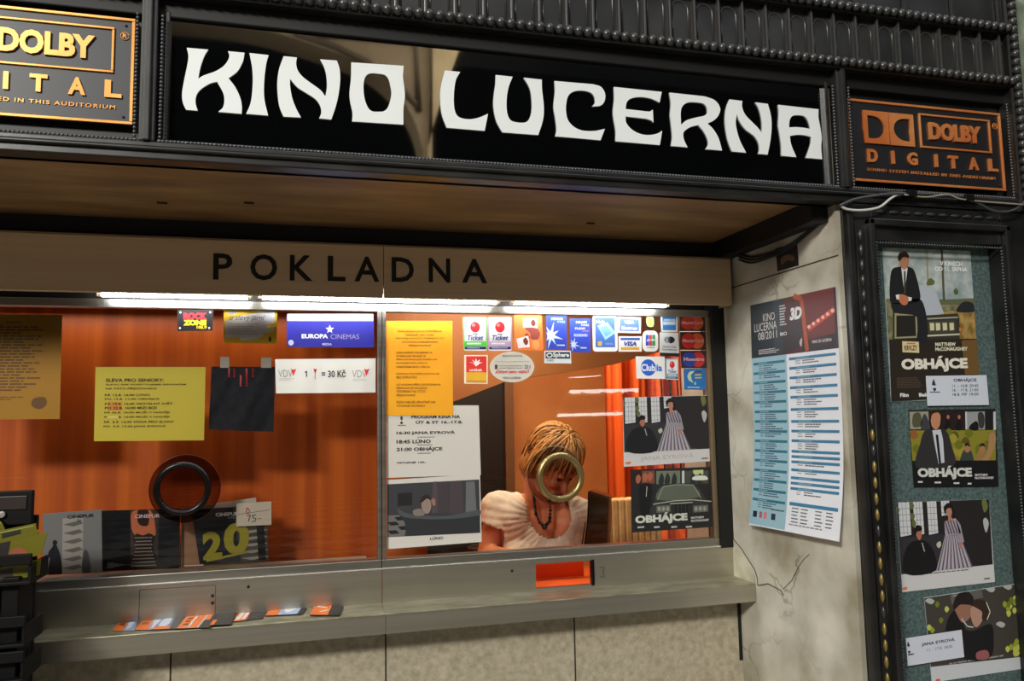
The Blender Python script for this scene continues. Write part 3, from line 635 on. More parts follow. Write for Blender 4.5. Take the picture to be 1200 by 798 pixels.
# ---- left window
s = Sheet(1, YG, R4(-60, 368, 73, 369, 70, 491, -60, 492), (178, 128, 20)); s.pd(-50, 382, 56, 460, 22, (110, 76, 30)); s.pt('KINO', 8, 376.5, 27, 378.5, (60, 40, 20)); s.pb([(42, 466), (55, 464), (58, 472), (50, 478), (40, 474)], (110, 76, 30)); s.pd(-50, 465, 35, 470, 2, (120, 84, 30))
s.done('notice_sheet', 'dim mustard notice full of fine print at the far left of the left window', 'notice')
s = Sheet(1, YG, R4(112, 430, 241, 430, 239, 516, 110, 517), (214, 196, 66))
tx = [('SLEVA PRO SENIORY:', 124, 443.5, 192, 447.5, .03), ('SLEVU 50% POSKYTUJEME SENIORŮM', 124, 449, 218, 452, .02), ('NA TATO PŘEDSTAVENÍ:', 124, 453.5, 184, 456.5, .02),
 ('PÁ 12.8. 16:00 LÚNO', 123, 461, 176, 464.2, .02), ('PO 15.8. 11:00 OBHÁJCE', 123, 466, 187, 469.2, .02), ('PÁ 19.8. 16:00 VIDITELNÝ SVĚT', 123, 471.2, 203, 474.5, .02), ('PO 22.8. 16:00 MIZI BIZI', 123, 476.5, 184, 479.6, .02),
 ('PÁ 26.8. 16:00 MUŽI V NADĚJI', 122.5, 481.7, 199, 485, .02), ('PO 29.8. 16:00 MUŽI V NADĚJI', 122.5, 487, 199, 490.2, .02), ('PÁ  2.9. 13:30 VODA PRO SLONY', 122, 492.5, 205, 495.8, .02), ('PO  5.9. 13:30 JANA EYROVÁ', 121.5, 498, 195, 501.3, .02)]
for t, a, c, d, e, bo in tx: s.pt(t, a, c, d, e, (62, 44, 14), bold=bo)
s.pr(127, 471, 143, 481, (226, 150, 60), 1); s.pr(126, 487.5, 139, 490, (236, 220, 110), 4)
s.done('discount_notice', 'yellow sheet with a dated list under the heading SLEVA PRO SENIORY', 'notice')
s = Sheet(1, GF, R4(208, 363, 250, 363, 249, 387.5, 208, 388), (16, 16, 18)); s.pt('ROCK', 215, 366.5, 243, 374.5, (230, 40, 50), bold=.07); s.pt('ZONE', 215, 375, 242.5, 381.5, (250, 215, 40), bold=.07); s.pt('105.9', 231, 382, 243, 385.5, (250, 215, 40), bold=.03)
for x, y in ((211.5, 366), (246.5, 366), (211, 384.5), (246, 384.5)): s.pe(x, y, 1.2, 1.2, (200, 200, 200), 2)
s.done('radio_sticker', 'small black sticker with red and yellow words ROCK ZONE', 'sticker')
s = Sheet(1, YG, R4(262, 362, 325, 362.5, 324, 403, 262, 402), (250, 206, 40), round_=0)
s.pp([(264, 376), (283, 370), (296, 368), (310, 364), (322, 364), (322, 378), (313, 381), (314, 384), (322, 383), (321, 388), (309, 390), (309, 394), (299, 397), (284, 399), (280, 395), (264, 396)], (244, 244, 246), 1)
s.pt('o slevy jarní', 269, 368.5, 311, 377, (120, 120, 122), bold=0, shear=.3); s.pd(267, 379, 306, 393, 5, (190, 190, 196), 2, .25); s.pb([(267, 366), (275, 364), (277, 367), (270, 369)], (180, 180, 180), 2); s.pb([(317, 393), (319, 397), (317, 400), (316, 396)], (60, 60, 60), 2)
s.done('yellow_card', 'yellow and white card with torn-brush text at the top of the left window', 'card')
s = Sheet(1, GF, R4(336, 367.5, 438, 367.5, 438, 407, 336, 406.5), (42, 42, 150), round_=.02)
s.pr(336.8, 368, 437.3, 376, (224, 228, 238), 1); s.pd(343, 371, 420, 373.5, 1, (190, 198, 220))
st_ = [(386.5+5.2*(1 if k % 2 == 0 else .42)*math.sin(k*PI/5), 385.5-5.2*(1 if k % 2 == 0 else .42)*math.cos(k*PI/5)) for k in range(10)]
s.pp(st_, (226, 230, 240), 2); s.pt('EUROPA', 353.5, 391.2, 384.5, 396.3, (228, 230, 240), bold=.04); s.pt('CINEMAS', 387.5, 391.2, 421, 396.6, (160, 152, 196), bold=0); s.pt('MEDIA', 378, 401.5, 389, 404, (200, 205, 225)); s.pe(341, 401.5, 3.2, 3.2, (190, 196, 220), 2)
s.done('cinema_network_sticker', 'blue sticker with white top band, star and the words EUROPA CINEMAS', 'sticker')
# dark cloth
def clothb(u, v): return .0035*math.sin(u*9+v*4)*v+.002*math.sin(u*23+v*11)
s = Sheet(1, YG2, R4(248, 429.5, 322.5, 430, 320.5, 506, 244.5, 503.5), tex_mat('dark_navy_cloth', (13, 14, 22), (26, 27, 38), (60, 60, 60), .8), nx=14, ny=14, bend=clothb)
for x, n in ((268.5, 4), (274.5, 4), (282, 8), (289, 8), (296.5, 4)):
    for k in range(n): s.pp([(x-1.4, 433+k*2.6), (x, 431.4+k*2.6), (x+1.4, 433+k*2.6), (x, 434.4+k*2.6)], (196, 30, 44), 2)
cloth = s.done('dark_cloth', 'dark navy cloth with red stitched marks taped beside the white banner', 'cloth')
for i, (x0, y0, x1, y1) in enumerate(((258, 418, 268.5, 431), (306, 419, 318, 431))):
    s = Sheet(1, YG, R4(x0, y0, x1, y0, x1, y1, x0, y1), (176, 172, 160)); s.done('tape_piece', 'grey tape piece at the upper %s corner of the dark cloth' % ('left', 'right')[i], 'tape', 'tape pieces on the dark cloth')
def bannerb(u, v): return .0012+.0011*math.sin(u*21+v*3)
s = Sheet(1, GF, R4(322.5, 421, 440, 420, 440, 460, 323.5, 461), (222, 222, 216), nx=24, ny=3, bend=bannerb)
s.pl([(357.4, 436.6), (359.4, 434.8), (359.4, 441.6)], .014, (40, 40, 42), 5); s.pt('= 30 Kč', 377, 433.5, 405.5, 442, (40, 40, 42), 5, .02)
for x, y, k in ((344, 436, 1), (369.5, 434.5, .7), (430, 435.5, 1)): s.pp([(x-3.2*k, y-4*k), (x, y-2.6*k), (x+3.2*k, y-4*k), (x, y+4.5*k)], (214, 40, 40), 5)
s.pl([(369.5, 437), (369.5, 444)], .008, (120, 120, 120), 4)
for x in (326, 413): s.pt('VDV', x, 433.5, x+17, 442, (150, 150, 148), 4, 0); s.pd(x+1, 443.5, x+20, 446.5, 2, (190, 190, 186), 4)
s.done('price_banner', 'white paper banner reading 1 = 30 Kč with red hearts', 'banner')
# ---- right window, notices
s = Sheet(1, GF-.0016, R4(452.8, 376, 530, 376, 531, 487, 453, 487), tex_mat('amber_paper', (246, 176, 20), (240, 158, 20), (3, 3, 3), .6))
C1 = (120, 72, 12)
rows = ['POKLADNA KINA OTEVŘENA', 'DENNĚ OD 13:00', 'PRODEJ KONČÍ 15 MINUT PO', 'ZAČÁTKU POSLEDNÍHO', 'PŘEDSTAVENÍ', '', 'ZAKOUPENÉ VSTUPENKY A', 'VYBRANÉ PENÍZE SI', 'PŘEKONTROLUJTE IHNED, NA', 'POZDĚJŠÍ REKLAMACE', 'NEMŮŽEME BRÁT ZŘETEL', '', 'ÚHRADA PLATEBNÍ KARTOU JE', 'BEZ POPLATKU', '', 'AŽ HODINA PŘED ZAČÁTKEM NA', 'PŘEDNOSTNĚ PRODÁVÁ', 'VSTUPENKY NA TOTO', 'PŘEDSTAVENÍ', '', 'SLEVU NELZE UPLATNIT NA', 'VÝHODNÉ VSTUPENKY']
for i, t in enumerate(rows):
    if t:
        y = 386.5+i*4.15; w = len(t)*2.35 if i < 5 else len(t)*2.0
        if i < 5: s.pt(t, 492-w/2, y, 492+w/2, y+2.7, C1, bold=.02)
        else: s.pt(t, 464.5, y, 464.5+w, y+2.7, C1, bold=.02)
s.done('opening_hours_notice', 'amber paper headed POKLADNA KINA beside the window mullion', 'notice')
s = Sheet(1, GF, R4(453, 475, 561, 475, 563.5, 556.5, 453.5, 560), (214, 210, 202), rough=.6)
for t, a, c, d, e in (('PROGRAM KINA NA', 482, 486.5, 539, 490.6), ('ÚT & ST 16.-17.8.', 487, 492.5, 542, 496.8), ('16:30 JANA EYROVÁ', 464.5, 505, 533, 510), ('18:45 LÚNO', 464.5, 514.6, 504.5, 520), ('21:00 OBHÁJCE', 464.5, 523.8, 518, 530), ('VSTUPNÉ: 130,-', 464.5, 541, 499.5, 544)): s.pt(t, a, c, d, e, (34, 32, 32), bold=.035)
for y in (512, 521.2, 531): s.pd(489, y, 511, y+1, 1, (110, 108, 106), 2, 1)
s.pe(470.5, 490, 1.4, 2.6, (60, 58, 56), 2); s.pe(470.5, 495.5, 1.6, 1.6, (60, 58, 56), 2); s.pd(466, 498, 476, 499, 1, (90, 88, 86), 2, 1)
s.done('programme_sheet', 'white sheet listing films and times under PROGRAM KINA NA', 'notice')
s = Sheet(1, GF, R4(453.5, 562.5, 562.5, 555.5, 564.5, 635, 453.5, 643.5), (214, 210, 202), rough=.5)
s.pp([(453.8, 567.5), (561.5, 561.8), (562, 623.5), (454, 629.5)], (58, 58, 62), 1)
s.pp([(454, 566.5), (480, 565), (480, 562), (456, 563.8)], (226, 120, 50), 2) if 0 else None
s.pp([(454, 604), (478, 603), (474, 628), (454, 629)], (110, 106, 104), 2)
for k, (x0, y0) in enumerate(((454, 612), (462, 606), (466, 617), (454, 622))): s.pp([(x0, y0), (x0+10, y0-1), (x0+14, y0+3), (x0+4, y0+4)], (28, 28, 30), 3)
s.pp([(465, 600), (480, 604), (562, 602), (560, 623), (477, 627), (474, 612)], (44, 46, 50), 4)
s.pb([(466, 596), (480, 602), (520, 604), (561, 597), (561, 603), (520, 608), (474, 606)], (76, 80, 86), 5)
for x0, x1, c in ((507, 512, (78, 72, 74)), (513, 524, (66, 60, 64)), (527, 541, (72, 64, 68)), (546, 556, (104, 106, 110))): s.pp([(x0, 564.5), (x1, 564), (x1+2, 600), (x0-1, 601)], c, 2)
s.pp([(466, 578), (483, 577), (483, 592), (466, 593)], (30, 30, 32), 2)
s.pb([(494, 586), (499, 582), (504, 586), (505, 594), (502, 601), (497, 601), (494, 595)], (150, 130, 120), 6); s.pb([(492, 588), (495, 581), (502, 580), (505, 586), (500, 584), (495, 588)], (40, 34, 32), 7)
s.pb([(484, 598), (493, 596), (497, 603), (486, 604)], (130, 118, 112), 6); s.pb([(505, 585), (509, 584), (510, 591), (507, 592)], (150, 110, 100), 6)
s.pt('LÚNO', 503.5, 628.5, 518.5, 632.5, (40, 38, 38), bold=.03)
s.done('film_still', 'greyish film still of a person in a bathtub captioned LÚNO', 'photograph')
def gown_still(corner, pic, cap, label, capt, name='film_still'):
    s = Sheet(1 if name else 1, corner[0], corner[1], (206, 204, 204), rough=.5)
    a, b_, c, d = pic
    def L(u, v):
        x = (a[0]*(1-u)+b_[0]*u)*(1-v)+(d[0]*(1-u)+c[0]*u)*v; y = (a[1]*(1-u)+b_[1]*u)*(1-v)+(d[1]*(1-u)+c[1]*u)*v; return (x, y)
    def pg(pts, col, l): s.pp([L(*p) for p in pts], col, l)
    def bl(pts, col, l): s.pb([L(*p) for p in pts], col, l)
    pg([(0, 0), (1, 0), (1, 1), (0, 1)], (36, 32, 34), 1); pg([(0, .5), (.5, .48), (.5, 1), (0, 1)], (48, 46, 50), 1.5)
    for u0, u1 in ((.02, .14), (.18, .28), (.33, .43), (.48, .57)):
        pg([(u0, 0), (u1, 0), (u1, .46 if u0 < .45 else .2), (u0, .48 if u0 < .45 else .22)], (206, 208, 210), 2)
        for k in range(1, 3): x = u0+(u1-u0)*k/3; pg([(x-.002, 0), (x+.002, 0), (x+.002, .46 if u0 < .45 else .2), (x-.002, .46 if u0 < .45 else .2)], (110, 112, 116), 3)
        for k in range(1, 6):
            v = .085*k
            if u0 < .45 or v < .18: pg([(u0, v), (u1, v), (u1, v+.006), (u0, v+.006)], (110, 112, 116), 3)
    for u, v in ((.0, .1), (.16, .05), (.16, .2), (.17, .3)): bl([(u-.02, v), (u, v-.05), (u+.03, v), (u, v+.06)], (96, 104, 62), 4)
    # seated man in black
    bl([(.1, .6), (.2, .55), (.27, .62), (.3, 1), (.05, 1), (.03, .8)], (16, 16, 18), 5); bl([(.06, .68), (.25, .55), (.36, .7), (.37, 1), (.05, 1)], (18, 18, 20), 5.6)
    bl([(.185, .4), (.225, .37), (.25, .42), (.245, .5), (.22, .545), (.195, .5)], (170, 110, 84), 6); bl([(.17, .4), (.2, .33), (.25, .35), (.25, .41), (.2, .42), (.18, .49)], (22, 16, 14), 7)
    pg([(.24, .58), (.25, .58), (.27, .7), (.262, .72)], (170, 170, 172), 7)
    # standing woman in a striped gown
    pg([(.5, .5), (.66, .5), (.77, 1), (.38, 1)], (176, 170, 178), 6)
    for k in range(9):
        t = k/8.; x0 = .505+.145*t; x1 = .39+.37*t; pg([(x0, .5), (x0+.007, .5), (x1+.018, 1), (x1, 1)], (96, 82, 100), 7)
    pg([(.5, .3), (.62, .26), (.66, .33), (.67, .52), (.5, .53)], (166, 160, 168), 7)
    for k in range(5): pg([(.5+.03*k, .3), (.512+.03*k, .29), (.55+.03*k, .48), (.535+.03*k, .5)], (96, 82, 100), 8)
    pg([(.64, .3), (.67, .36), (.7, .62), (.655, .64), (.64, .5)], (150, 144, 154), 8); bl([(.64, .62), (.67, .62), (.67, .7), (.64, .7)], (180, 120, 100), 9)
    bl([(.53, .12), (.57, .1), (.59, .16), (.57, .24), (.54, .23)], (180, 126, 104), 9); bl([(.5, .1), (.55, .03), (.6, .08), (.62, .22), (.59, .2), (.58, .11), (.53, .12), (.52, .2)], (26, 20, 18), 10); pg([(.545, .23), (.575, .23), (.6, .3), (.54, .32)], (180, 126, 104), 8)
    bl([(.4, .62), (.44, .58), (.45, .64), (.42, .68)], (190, 186, 160), 6)
    bl([(.92, .02), (.96, .0), (.98, .12), (.94, .2), (.92, .1)], (104, 112, 60), 4); bl([(.92, .32), (.95, .28), (.98, .36), (.95, .5), (.93, .45)], (180, 180, 180), 4)
    q0, q1, q2, q3 = cap
    if capt: s.pt(capt, q0, q1, q2, q3, (176, 172, 170), bold=-.0)
    s.pd(q0, q1-5, q2+4, q1-4, 1, (90, 86, 84), 2, 1); s.pb([(corner[2][0], corner[2][1]), (corner[2][0]+6, corner[2][1]-1), (corner[2][0]+5, corner[2][1]+2), (corner[2][0]+1, corner[2][1]+2)], (226, 120, 50), 2); s.pd(corner[3][0], corner[3][1], corner[3][0]+8, corner[3][1]+1.5, 1, (60, 60, 60), 2, 1)
    s.done(name, label, 'photograph')
gown_still((GF, R4(730, 466, 829, 463, 832, 540.5, 731, 547), (733, 542), (821, 537.5)), ((730, 466), (829, 463.5), (831.5, 526.5), (731.5, 530)), (750, 534, 812, 541.5), 'film still of a striped gown in the right window above the car poster', 'JANA EYROVÁ')
# dark car poster
s = Sheet(1, GF, R4(739, 550.5, 832.5, 547, 835.5, 617.5, 740.5, 624), (34, 33, 34), rough=.4)
for x0, x1, c in ((741, 752, (38, 26, 22)), (752, 767, (120, 70, 52)), (769, 797, (110, 118, 100)), (799, 802, (200, 200, 196)), (803, 830, (70, 74, 62))): s.pp([(x0, 552), (x1, 551.5), (x1, 566.5), (x0, 567.5)], c, 1)
for x, y in ((748, 560), (756, 558), (762, 557)): s.pb([(x-3, y), (x, y-4), (x+3, y), (x+1, y+6), (x-2, y+6)], (170, 96, 72), 2)
for x in (775, 782, 790, 812, 820): s.pb([(x-3, 562), (x, 554), (x+3, 560), (x+2, 567), (x-3, 567)], (40, 44, 42), 2)
s.pb([(811, 562), (814, 558), (826, 557.5), (829, 562), (820, 563)], (220, 222, 214), 3); s.pp([(812, 551), (824, 550.5), (824, 556), (812, 557)], (190, 206, 140), 2)
s.pb([(750, 569), (758, 566), (764, 570), (762, 592), (758, 610), (752, 606), (749, 588)], (14, 14, 16), 4); s.pl([(758, 570), (757, 582)], .006, (190, 190, 186), 5)
car = (88, 90, 84)
s.pb([(774, 569), (790, 567), (812, 567), (820, 574), (826, 585), (826, 600), (765, 604), (766, 590), (770, 578)], (48, 50, 48), 2)
s.pb([(775, 571), (792, 568.5), (811, 569), (818, 583), (771, 586)], (92, 98, 84), 3); s.pl([(770, 586), (777, 570.5), (792, 568), (812, 568.5), (821, 584)], .006, (150, 152, 140), 4)
s.pl([(765, 591), (790, 587), (812, 586), (833, 588)], .008, (170, 170, 156), 5); s.pp([(787, 591), (810, 589.5), (810, 603), (788, 604)], (20, 20, 20), 5)
for k in range(5): s.pl([(789+k*4.5, 591), (789.5+k*4.5, 603)], .003, (90, 90, 86), 6)
s.pl([(785, 590.5), (811, 589)], .007, (180, 180, 168), 6)
for x0, x1 in ((769, 785), (812, 829)):
    s.pp([(x0, 593), (x1, 592), (x1, 600), (x0, 601)], (100, 102, 96), 5)
    for k in range(3): s.pe(x0+3+k*5, 596.5, 1.8, 2.6, (150, 150, 138), 6)
s.pt('OBHÁJCE', 744, 602.5, 805, 616, (206, 208, 196), 8, .055); s.pt('MATTHEW', 809, 606, 824, 608.6, (210, 210, 206), 8, .03); s.pt('McCONAUGHEY', 809, 609.6, 830, 612.2, (210, 210, 206), 8, .03)
for x in (747, 766, 786, 803): s.pd(x, 617, x+8, 619, 1, (200, 200, 196), 8, 1)
s.done('film_poster', 'dark landscape poster of an old car front reading OBHÁJCE in the right window', 'poster')
# ---- stickers on the right window
def ticket(c, col, col2, label, small=False):
    s = Sheet(1, GF, c, (236, 236, 236), round_=.08)
    s.ell(.5, .3, .2, .16, (214, 36, 44), 2); s.ell(.43, .24, .07, .05, (240, 130, 130), 3); s.rect(.4, .5, .6, .525, (60, 60, 120), 2)
    s.text('Ticket', .17, .54, .84, .69, (40, 50, 140), 3, .02, .25)
    s.rect(.04, .72, .96, .87, col, 1); s.rect(.04, .88, .96, .96, (26, 34, 110), 1); s.dash(.15, .765, .85, .81, 1, (240, 240, 240), 2, 1); s.dash(.15, .905, .85, .93, 1, (200, 200, 230), 2, 1)
    s.line([(.03, .04), (.03, .96)], .02, col2, 2); s.line([(.97, .04), (.97, .96)], .02, col2, 2); s.line([(.03, .03), (.97, .03)], .015, col2, 2)
    s.done('ticket_sticker', label, 'sticker', 'meal voucher stickers')
ticket(R4(542, 371.5, 571, 371.5, 571, 411, 543.5, 411), (80, 200, 70), (110, 200, 90), 'voucher sticker with a red ball and green band, topmost left on the right window')
ticket(R4(571.5, 371.5, 600, 371.5, 600, 411, 572, 411), (196, 168, 196), (180, 150, 180), 'voucher sticker with a red ball and mauve band, next to the green one')
ticket(R4(780, 420, 795, 420, 795, 445, 780.5, 444.5), (120, 170, 180), (110, 150, 160), 'tiny voucher sticker with a red ball right of the white sticker with a blue disc')
s = Sheet(1, GF, R4(602, 368, 635, 368, 637, 411, 604, 410), (250, 130, 60), round_=.1)
s.pp([(613, 373), (630, 372.5), (630, 384), (613, 384)], (244, 234, 214), 2); s.pb([(622, 377), (625, 374), (628, 378), (626, 382), (623, 381)], (120, 50, 40), 3); s.pb([(615, 384), (628, 384), (633, 390), (630, 397), (622, 396), (621, 390)], (150, 70, 60), 3)
s.pp([(605, 397), (619, 393), (621, 406), (607, 408)], (238, 226, 224), 4); s.pb([(613, 398), (616, 395), (619, 400), (617, 404), (614, 402)], (120, 50, 40), 5); s.pb([(615, 392), (618, 390), (621, 395), (618, 396)], (150, 60, 40), 3); s.pe(628, 403, 4.5, 5.5, (252, 160, 90), 2)
s.done('orange_sticker', 'orange rounded sticker showing small cards held by a hand', 'sticker')
for c, lab, t1 in ((R4(640, 369, 664, 369, 664.5, 410, 640.5, 409.5), 'blue sticker with a large white star at its left edge', 'FOKUS'), (R4(667.5, 373, 692, 373, 692, 413, 668.5, 412.5), 'blue sticker with a small white star at its lower left', 'HRAM')):
    s = Sheet(1, GF, c, (44, 70, 186)); k = 1 if t1 == 'FOKUS' else .55; cx, cy = (.22, .6) if k == 1 else (.16, .78)
    pts = []
    for j in range(16):
        r = (.42 if j % 2 == 0 else .16)*k*(1.25 if j % 4 == 0 else .9); a = j*PI/8+.25; pts.append((max(0.0, cx+r*1.2*math.cos(a)), min(.99, cy+r*.8*math.sin(a))))
    s.poly(pts, (200, 216, 240), 2); s.text(t1, .25 if k == 1 else .3, .08, .8, .15, (230, 235, 250), 3, .03); s.text('PASS', .55, .17, .92, .23, (150, 190, 120) if k == 1 else (200, 210, 240), 3, .02)
    if k < 1: s.text('FLEXI', .25, .27, .72, .33, (220, 225, 245), 3, .02); s.text('CARD', .6, .35, .92, .4, (200, 120, 110), 3, .02); s.text('SODEXHO', .18, .46, .85, .54, (200, 215, 245), 3, .03)
    s.dash(.5, .85, .9, .89, 1, (210, 220, 240), 3, 1); s.done('star_sticker', lab, 'sticker', 'blue star stickers')
s = Sheet(1, GF, R4(638, 411, 669, 411, 669.5, 426, 638, 425.5), (214, 220, 222)); s.rect(.04, .1, .96, .62, (26, 40, 56), 1); s.text('Sphere', .32, .14, .92, .6, (225, 230, 230), 3, .03); s.ell(.19, .36, .12, .2, (210, 215, 215), 2); s.ell(.19, .36, .07, .1, (26, 40, 56), 3); s.text('CARD', .08, .68, .34, .86, (90, 100, 110), 3)
s.done('club_card_sticker', 'small white and navy sticker reading Sphere', 'sticker')
s = Sheet(1, GF, R4(544, 416, 571.5, 416, 571.5, 450, 544, 449.5), (236, 226, 204)); s.rect(.08, .04, .95, .6, (222, 52, 46), 1); s.rect(.08, .6, .95, .88, (232, 176, 50), 1); s.rect(.08, .88, .95, .96, (210, 150, 50), 1)
for k in range(5): a = (k-2)*.5; s.blob([(.5, .4), (.5+.12*math.sin(a)-.04, .3-.05*math.cos(a)), (.5+.34*math.sin(a), .42-.3*math.cos(a)), (.5+.12*math.sin(a)+.05, .33-.05*math.cos(a))], (246, 236, 230), 2+k*.3)
s.text('unišek', .22, .47, .78, .57, (246, 236, 230), 4); s.done('flower_sticker', 'red and yellow sticker with a white lotus flower', 'sticker')
bq = Sheet(1, GF, R4(574, 412, 626, 412, 626, 448, 574, 448), (206, 198, 180)); bq.bm.free(); bq.bm = B()
bq.ell(.5, .5, .5, .5, (206, 202, 190), 0, 40); bq.ell(.5, .5, .5, .5, (206, 202, 190), -2, 40)
bq.text('ZDRAVOTNÍ PARTNER', .27, .1, .73, .17, (90, 90, 88), 3, .02); bq.text('DOPORUČUJE ZAMĚSTNANCŮM', .12, .3, .88, .35, (130, 130, 126), 3); bq.text('POJIŠŤOVNA MINISTERSTVA', .2, .44, .74, .49, (80, 80, 80), 3, .02); bq.text('VNITRA ČESKÉ REPUBLIKY', .2, .51, .74, .56, (80, 80, 80), 3, .02); bq.text('211', .78, .43, .91, .56, (60, 60, 60), 3, .03)
bq.rect(.11, .43, .17, .57, (60, 60, 60), 3); bq.text('Zdraví jako vášeň', .11, .59, .89, .73, (206, 40, 44), 3, .02, .35); bq.text('KINO LUCERNA', .3, .82, .7, .89, (90, 90, 88), 3, .02)
bq.done('oval_sticker', 'cream oval sticker with red handwriting across it', 'sticker')
s = Sheet(1, GF, R4(694, 370, 723, 370, 724, 412, 695, 412), (240, 240, 238), round_=.12); s.rect(.1, .06, .9, .88, (70, 110, 190), 1); s.poly([(.2, .28), (.6, .18), (.92, .48), (.5, .68)], (150, 200, 224), 2); s.poly([(.32, .34), (.56, .27), (.78, .48), (.52, .58)], (110, 166, 200), 3); s.rect(.2, .72, .36, .84, (210, 186, 90), 2); s.text('Hola', .16, .12, .5, .22, (235, 240, 250), 3, .03); s.dash(.5, .76, .86, .82, 2, (140, 170, 220), 2); s.done('payment_sticker', 'white framed blue sticker showing a tilted pale card', 'sticker')
s = Sheet(1, GF, R4(724, 371, 751, 372, 751, 390.5, 724, 390), (240, 240, 240)); s.rect(.08, .12, .92, .88, (84, 116, 196), 1); s.text('VISA', .28, .22, .7, .42, (240, 240, 245), 3, .04, .15); s.text('Electron', .16, .58, .84, .8, (240, 240, 245), 3, .03); s.done('payment_sticker', 'white framed blue sticker reading VISA Electron', 'sticker')
s = Sheet(1, GF, R4(725, 394, 752, 394, 752, 412, 725, 412), (238, 238, 234)); s.rect(.08, .1, .92, .26, (60, 84, 170), 1); s.rect(.1, .72, .9, .9, (226, 170, 60), 1); s.text('VISA', .22, .34, .78, .64, (50, 70, 150), 3, .05, .2); s.done('payment_sticker', 'white sticker with blue upper bar and gold lower bar reading VISA', 'sticker')
s = Sheet(1, GF, R4(755.5, 367.5, 768, 367.5, 768, 386, 755.5, 386), (30, 34, 30)); s.bm.free(); s.bm = B(); s.ell(.5, .5, .5, .5, (24, 28, 26), 0, 24); s.ell(.5, .5, .5, .5, (24, 28, 26), -2, 24); s.blob([(.2, .25), (.35, .1), (.55, .05), (.75, .2), (.85, .4), (.8, .8), (.3, .8), (.15, .5)], (236, 226, 120), 2); s.text('S', .38, .34, .66, .7, (220, 150, 40), 3, .05); s.done('mug_sticker', 'tiny round dark sticker with a yellow foaming mug shape above the three-stripe card sign', 'sticker')
s = Sheet(1, GF, R4(753, 387.5, 771, 387.5, 771.5, 412, 753, 412), (240, 240, 236), round_=.3)
for u, c in ((.2, (60, 80, 190)), (.41, (220, 60, 80)), (.62, (50, 160, 90))): s.rect(u, .2, u+.19, .72, c, 2)
s.text('JCB', .25, .4, .78, .52, (240, 240, 240), 4, .04); s.text('CARDS', .25, .78, .75, .84, (60, 60, 60), 3); s.done('payment_sticker', 'white rounded sticker with blue, red and green stripes', 'sticker')
s = Sheet(1, GF, R4(774, 368, 794, 368, 794, 389, 775, 389), (226, 230, 226)); s.rect(.1, .1, .9, .9, (60, 124, 190), 1); s.rect(.12, .4, .88, .62, (150, 190, 214), 2); s.text('AMERICAN', .16, .28, .84, .38, (225, 230, 235), 3, .02); s.text('EXPRESS', .16, .46, .84, .58, (230, 235, 240), 3, .03); s.done('payment_sticker', 'square blue sticker with white rim beside the tiny round sticker', 'sticker')
s = Sheet(1, GF, R4(773, 389.5, 795, 390, 796, 418, 773, 417), (226, 228, 222)); s.rect(0, .86, 1, 1, (34, 28, 34), 1); s.ell(.38, .3, .17, .14, (190, 194, 200), 2); s.poly([(.5, .17), (.66, .17), (.78, .24), (.8, .31), (.76, .38), (.64, .45), (.5, .45)], (30, 34, 60), 2); s.ell(.4, .31, .12, .1, (30, 34, 60), 3); s.ell(.39, .31, .07, .09, (200, 204, 210), 4); s.text('Diners Club', .16, .56, .84, .64, (80, 90, 130), 3); s.text('International', .14, .68, .86, .75, (80, 90, 130), 3); s.done('payment_sticker', 'white sticker with a dark split disc at its top', 'sticker')
for (c, l, r, t, lab) in ((R4(796, 369, 826.5, 369, 826.5, 388, 796.5, 388), (196, 44, 36), (206, 84, 40), 'MasterCard', 'brown sticker of two dull red discs, topmost in the right column'), (R4(796.8, 389, 827, 389, 827.5, 410, 797, 410), (200, 30, 30), (226, 90, 40), 'MasterCard', 'sticker of two red and orange discs, second in the right column'), (R4(797.5, 411, 828, 411, 828, 431.5, 798.5, 431.5), (40, 60, 150), (196, 40, 44), 'Maestro', 'sticker of a blue and a red disc, third in the right column')):
    s = Sheet(1, GF, c, (52, 34, 34)); s.ell(.32, .5, .27, .43, l, 2, 28); s.ell(.66, .5, .27, .43, r, 1, 28); s.text(t, .1, .38, .9, .58, (214, 170, 160), 3, .03); s.done('disc_sticker', lab, 'sticker', 'two-disc card stickers')
s = Sheet(1, GF, R4(801, 432, 827, 432, 827.5, 457, 802, 456.5), (36, 110, 180))
s.poly([(.5, .1), (.25, .15), (.15, .35), (.2, .55), (.42, .68), (.34, .5), (.32, .3)], (190, 210, 170), 2)
for v in (.16, .3, .44): s.line([(.5, v), (.8, v-.02)], .03, (200, 190, 80) if v > .2 else (90, 60, 50), 2)
s.ell(.5, .7, .05, .08, (150, 190, 220), 2); s.dash(.15, .86, .85, .91, 1, (200, 220, 235), 2, 1); s.done('payment_sticker', 'blue square sticker with a pale crescent, lowest of the right column', 'sticker')
s = Sheet(1, GF, R4(745, 417.5, 779, 418, 779.5, 444, 746, 443.5), (238, 238, 234)); s.ell(.42, .5, .26, .37, (40, 100, 210), 1, 32); s.text('Club', .17, .34, .66, .66, (238, 240, 244), 3, .03); s.text('ia', .7, .36, .9, .66, (40, 100, 210), 3, .03); s.done('club_sticker', 'white sticker with a big blue disc reading Clubia', 'sticker')
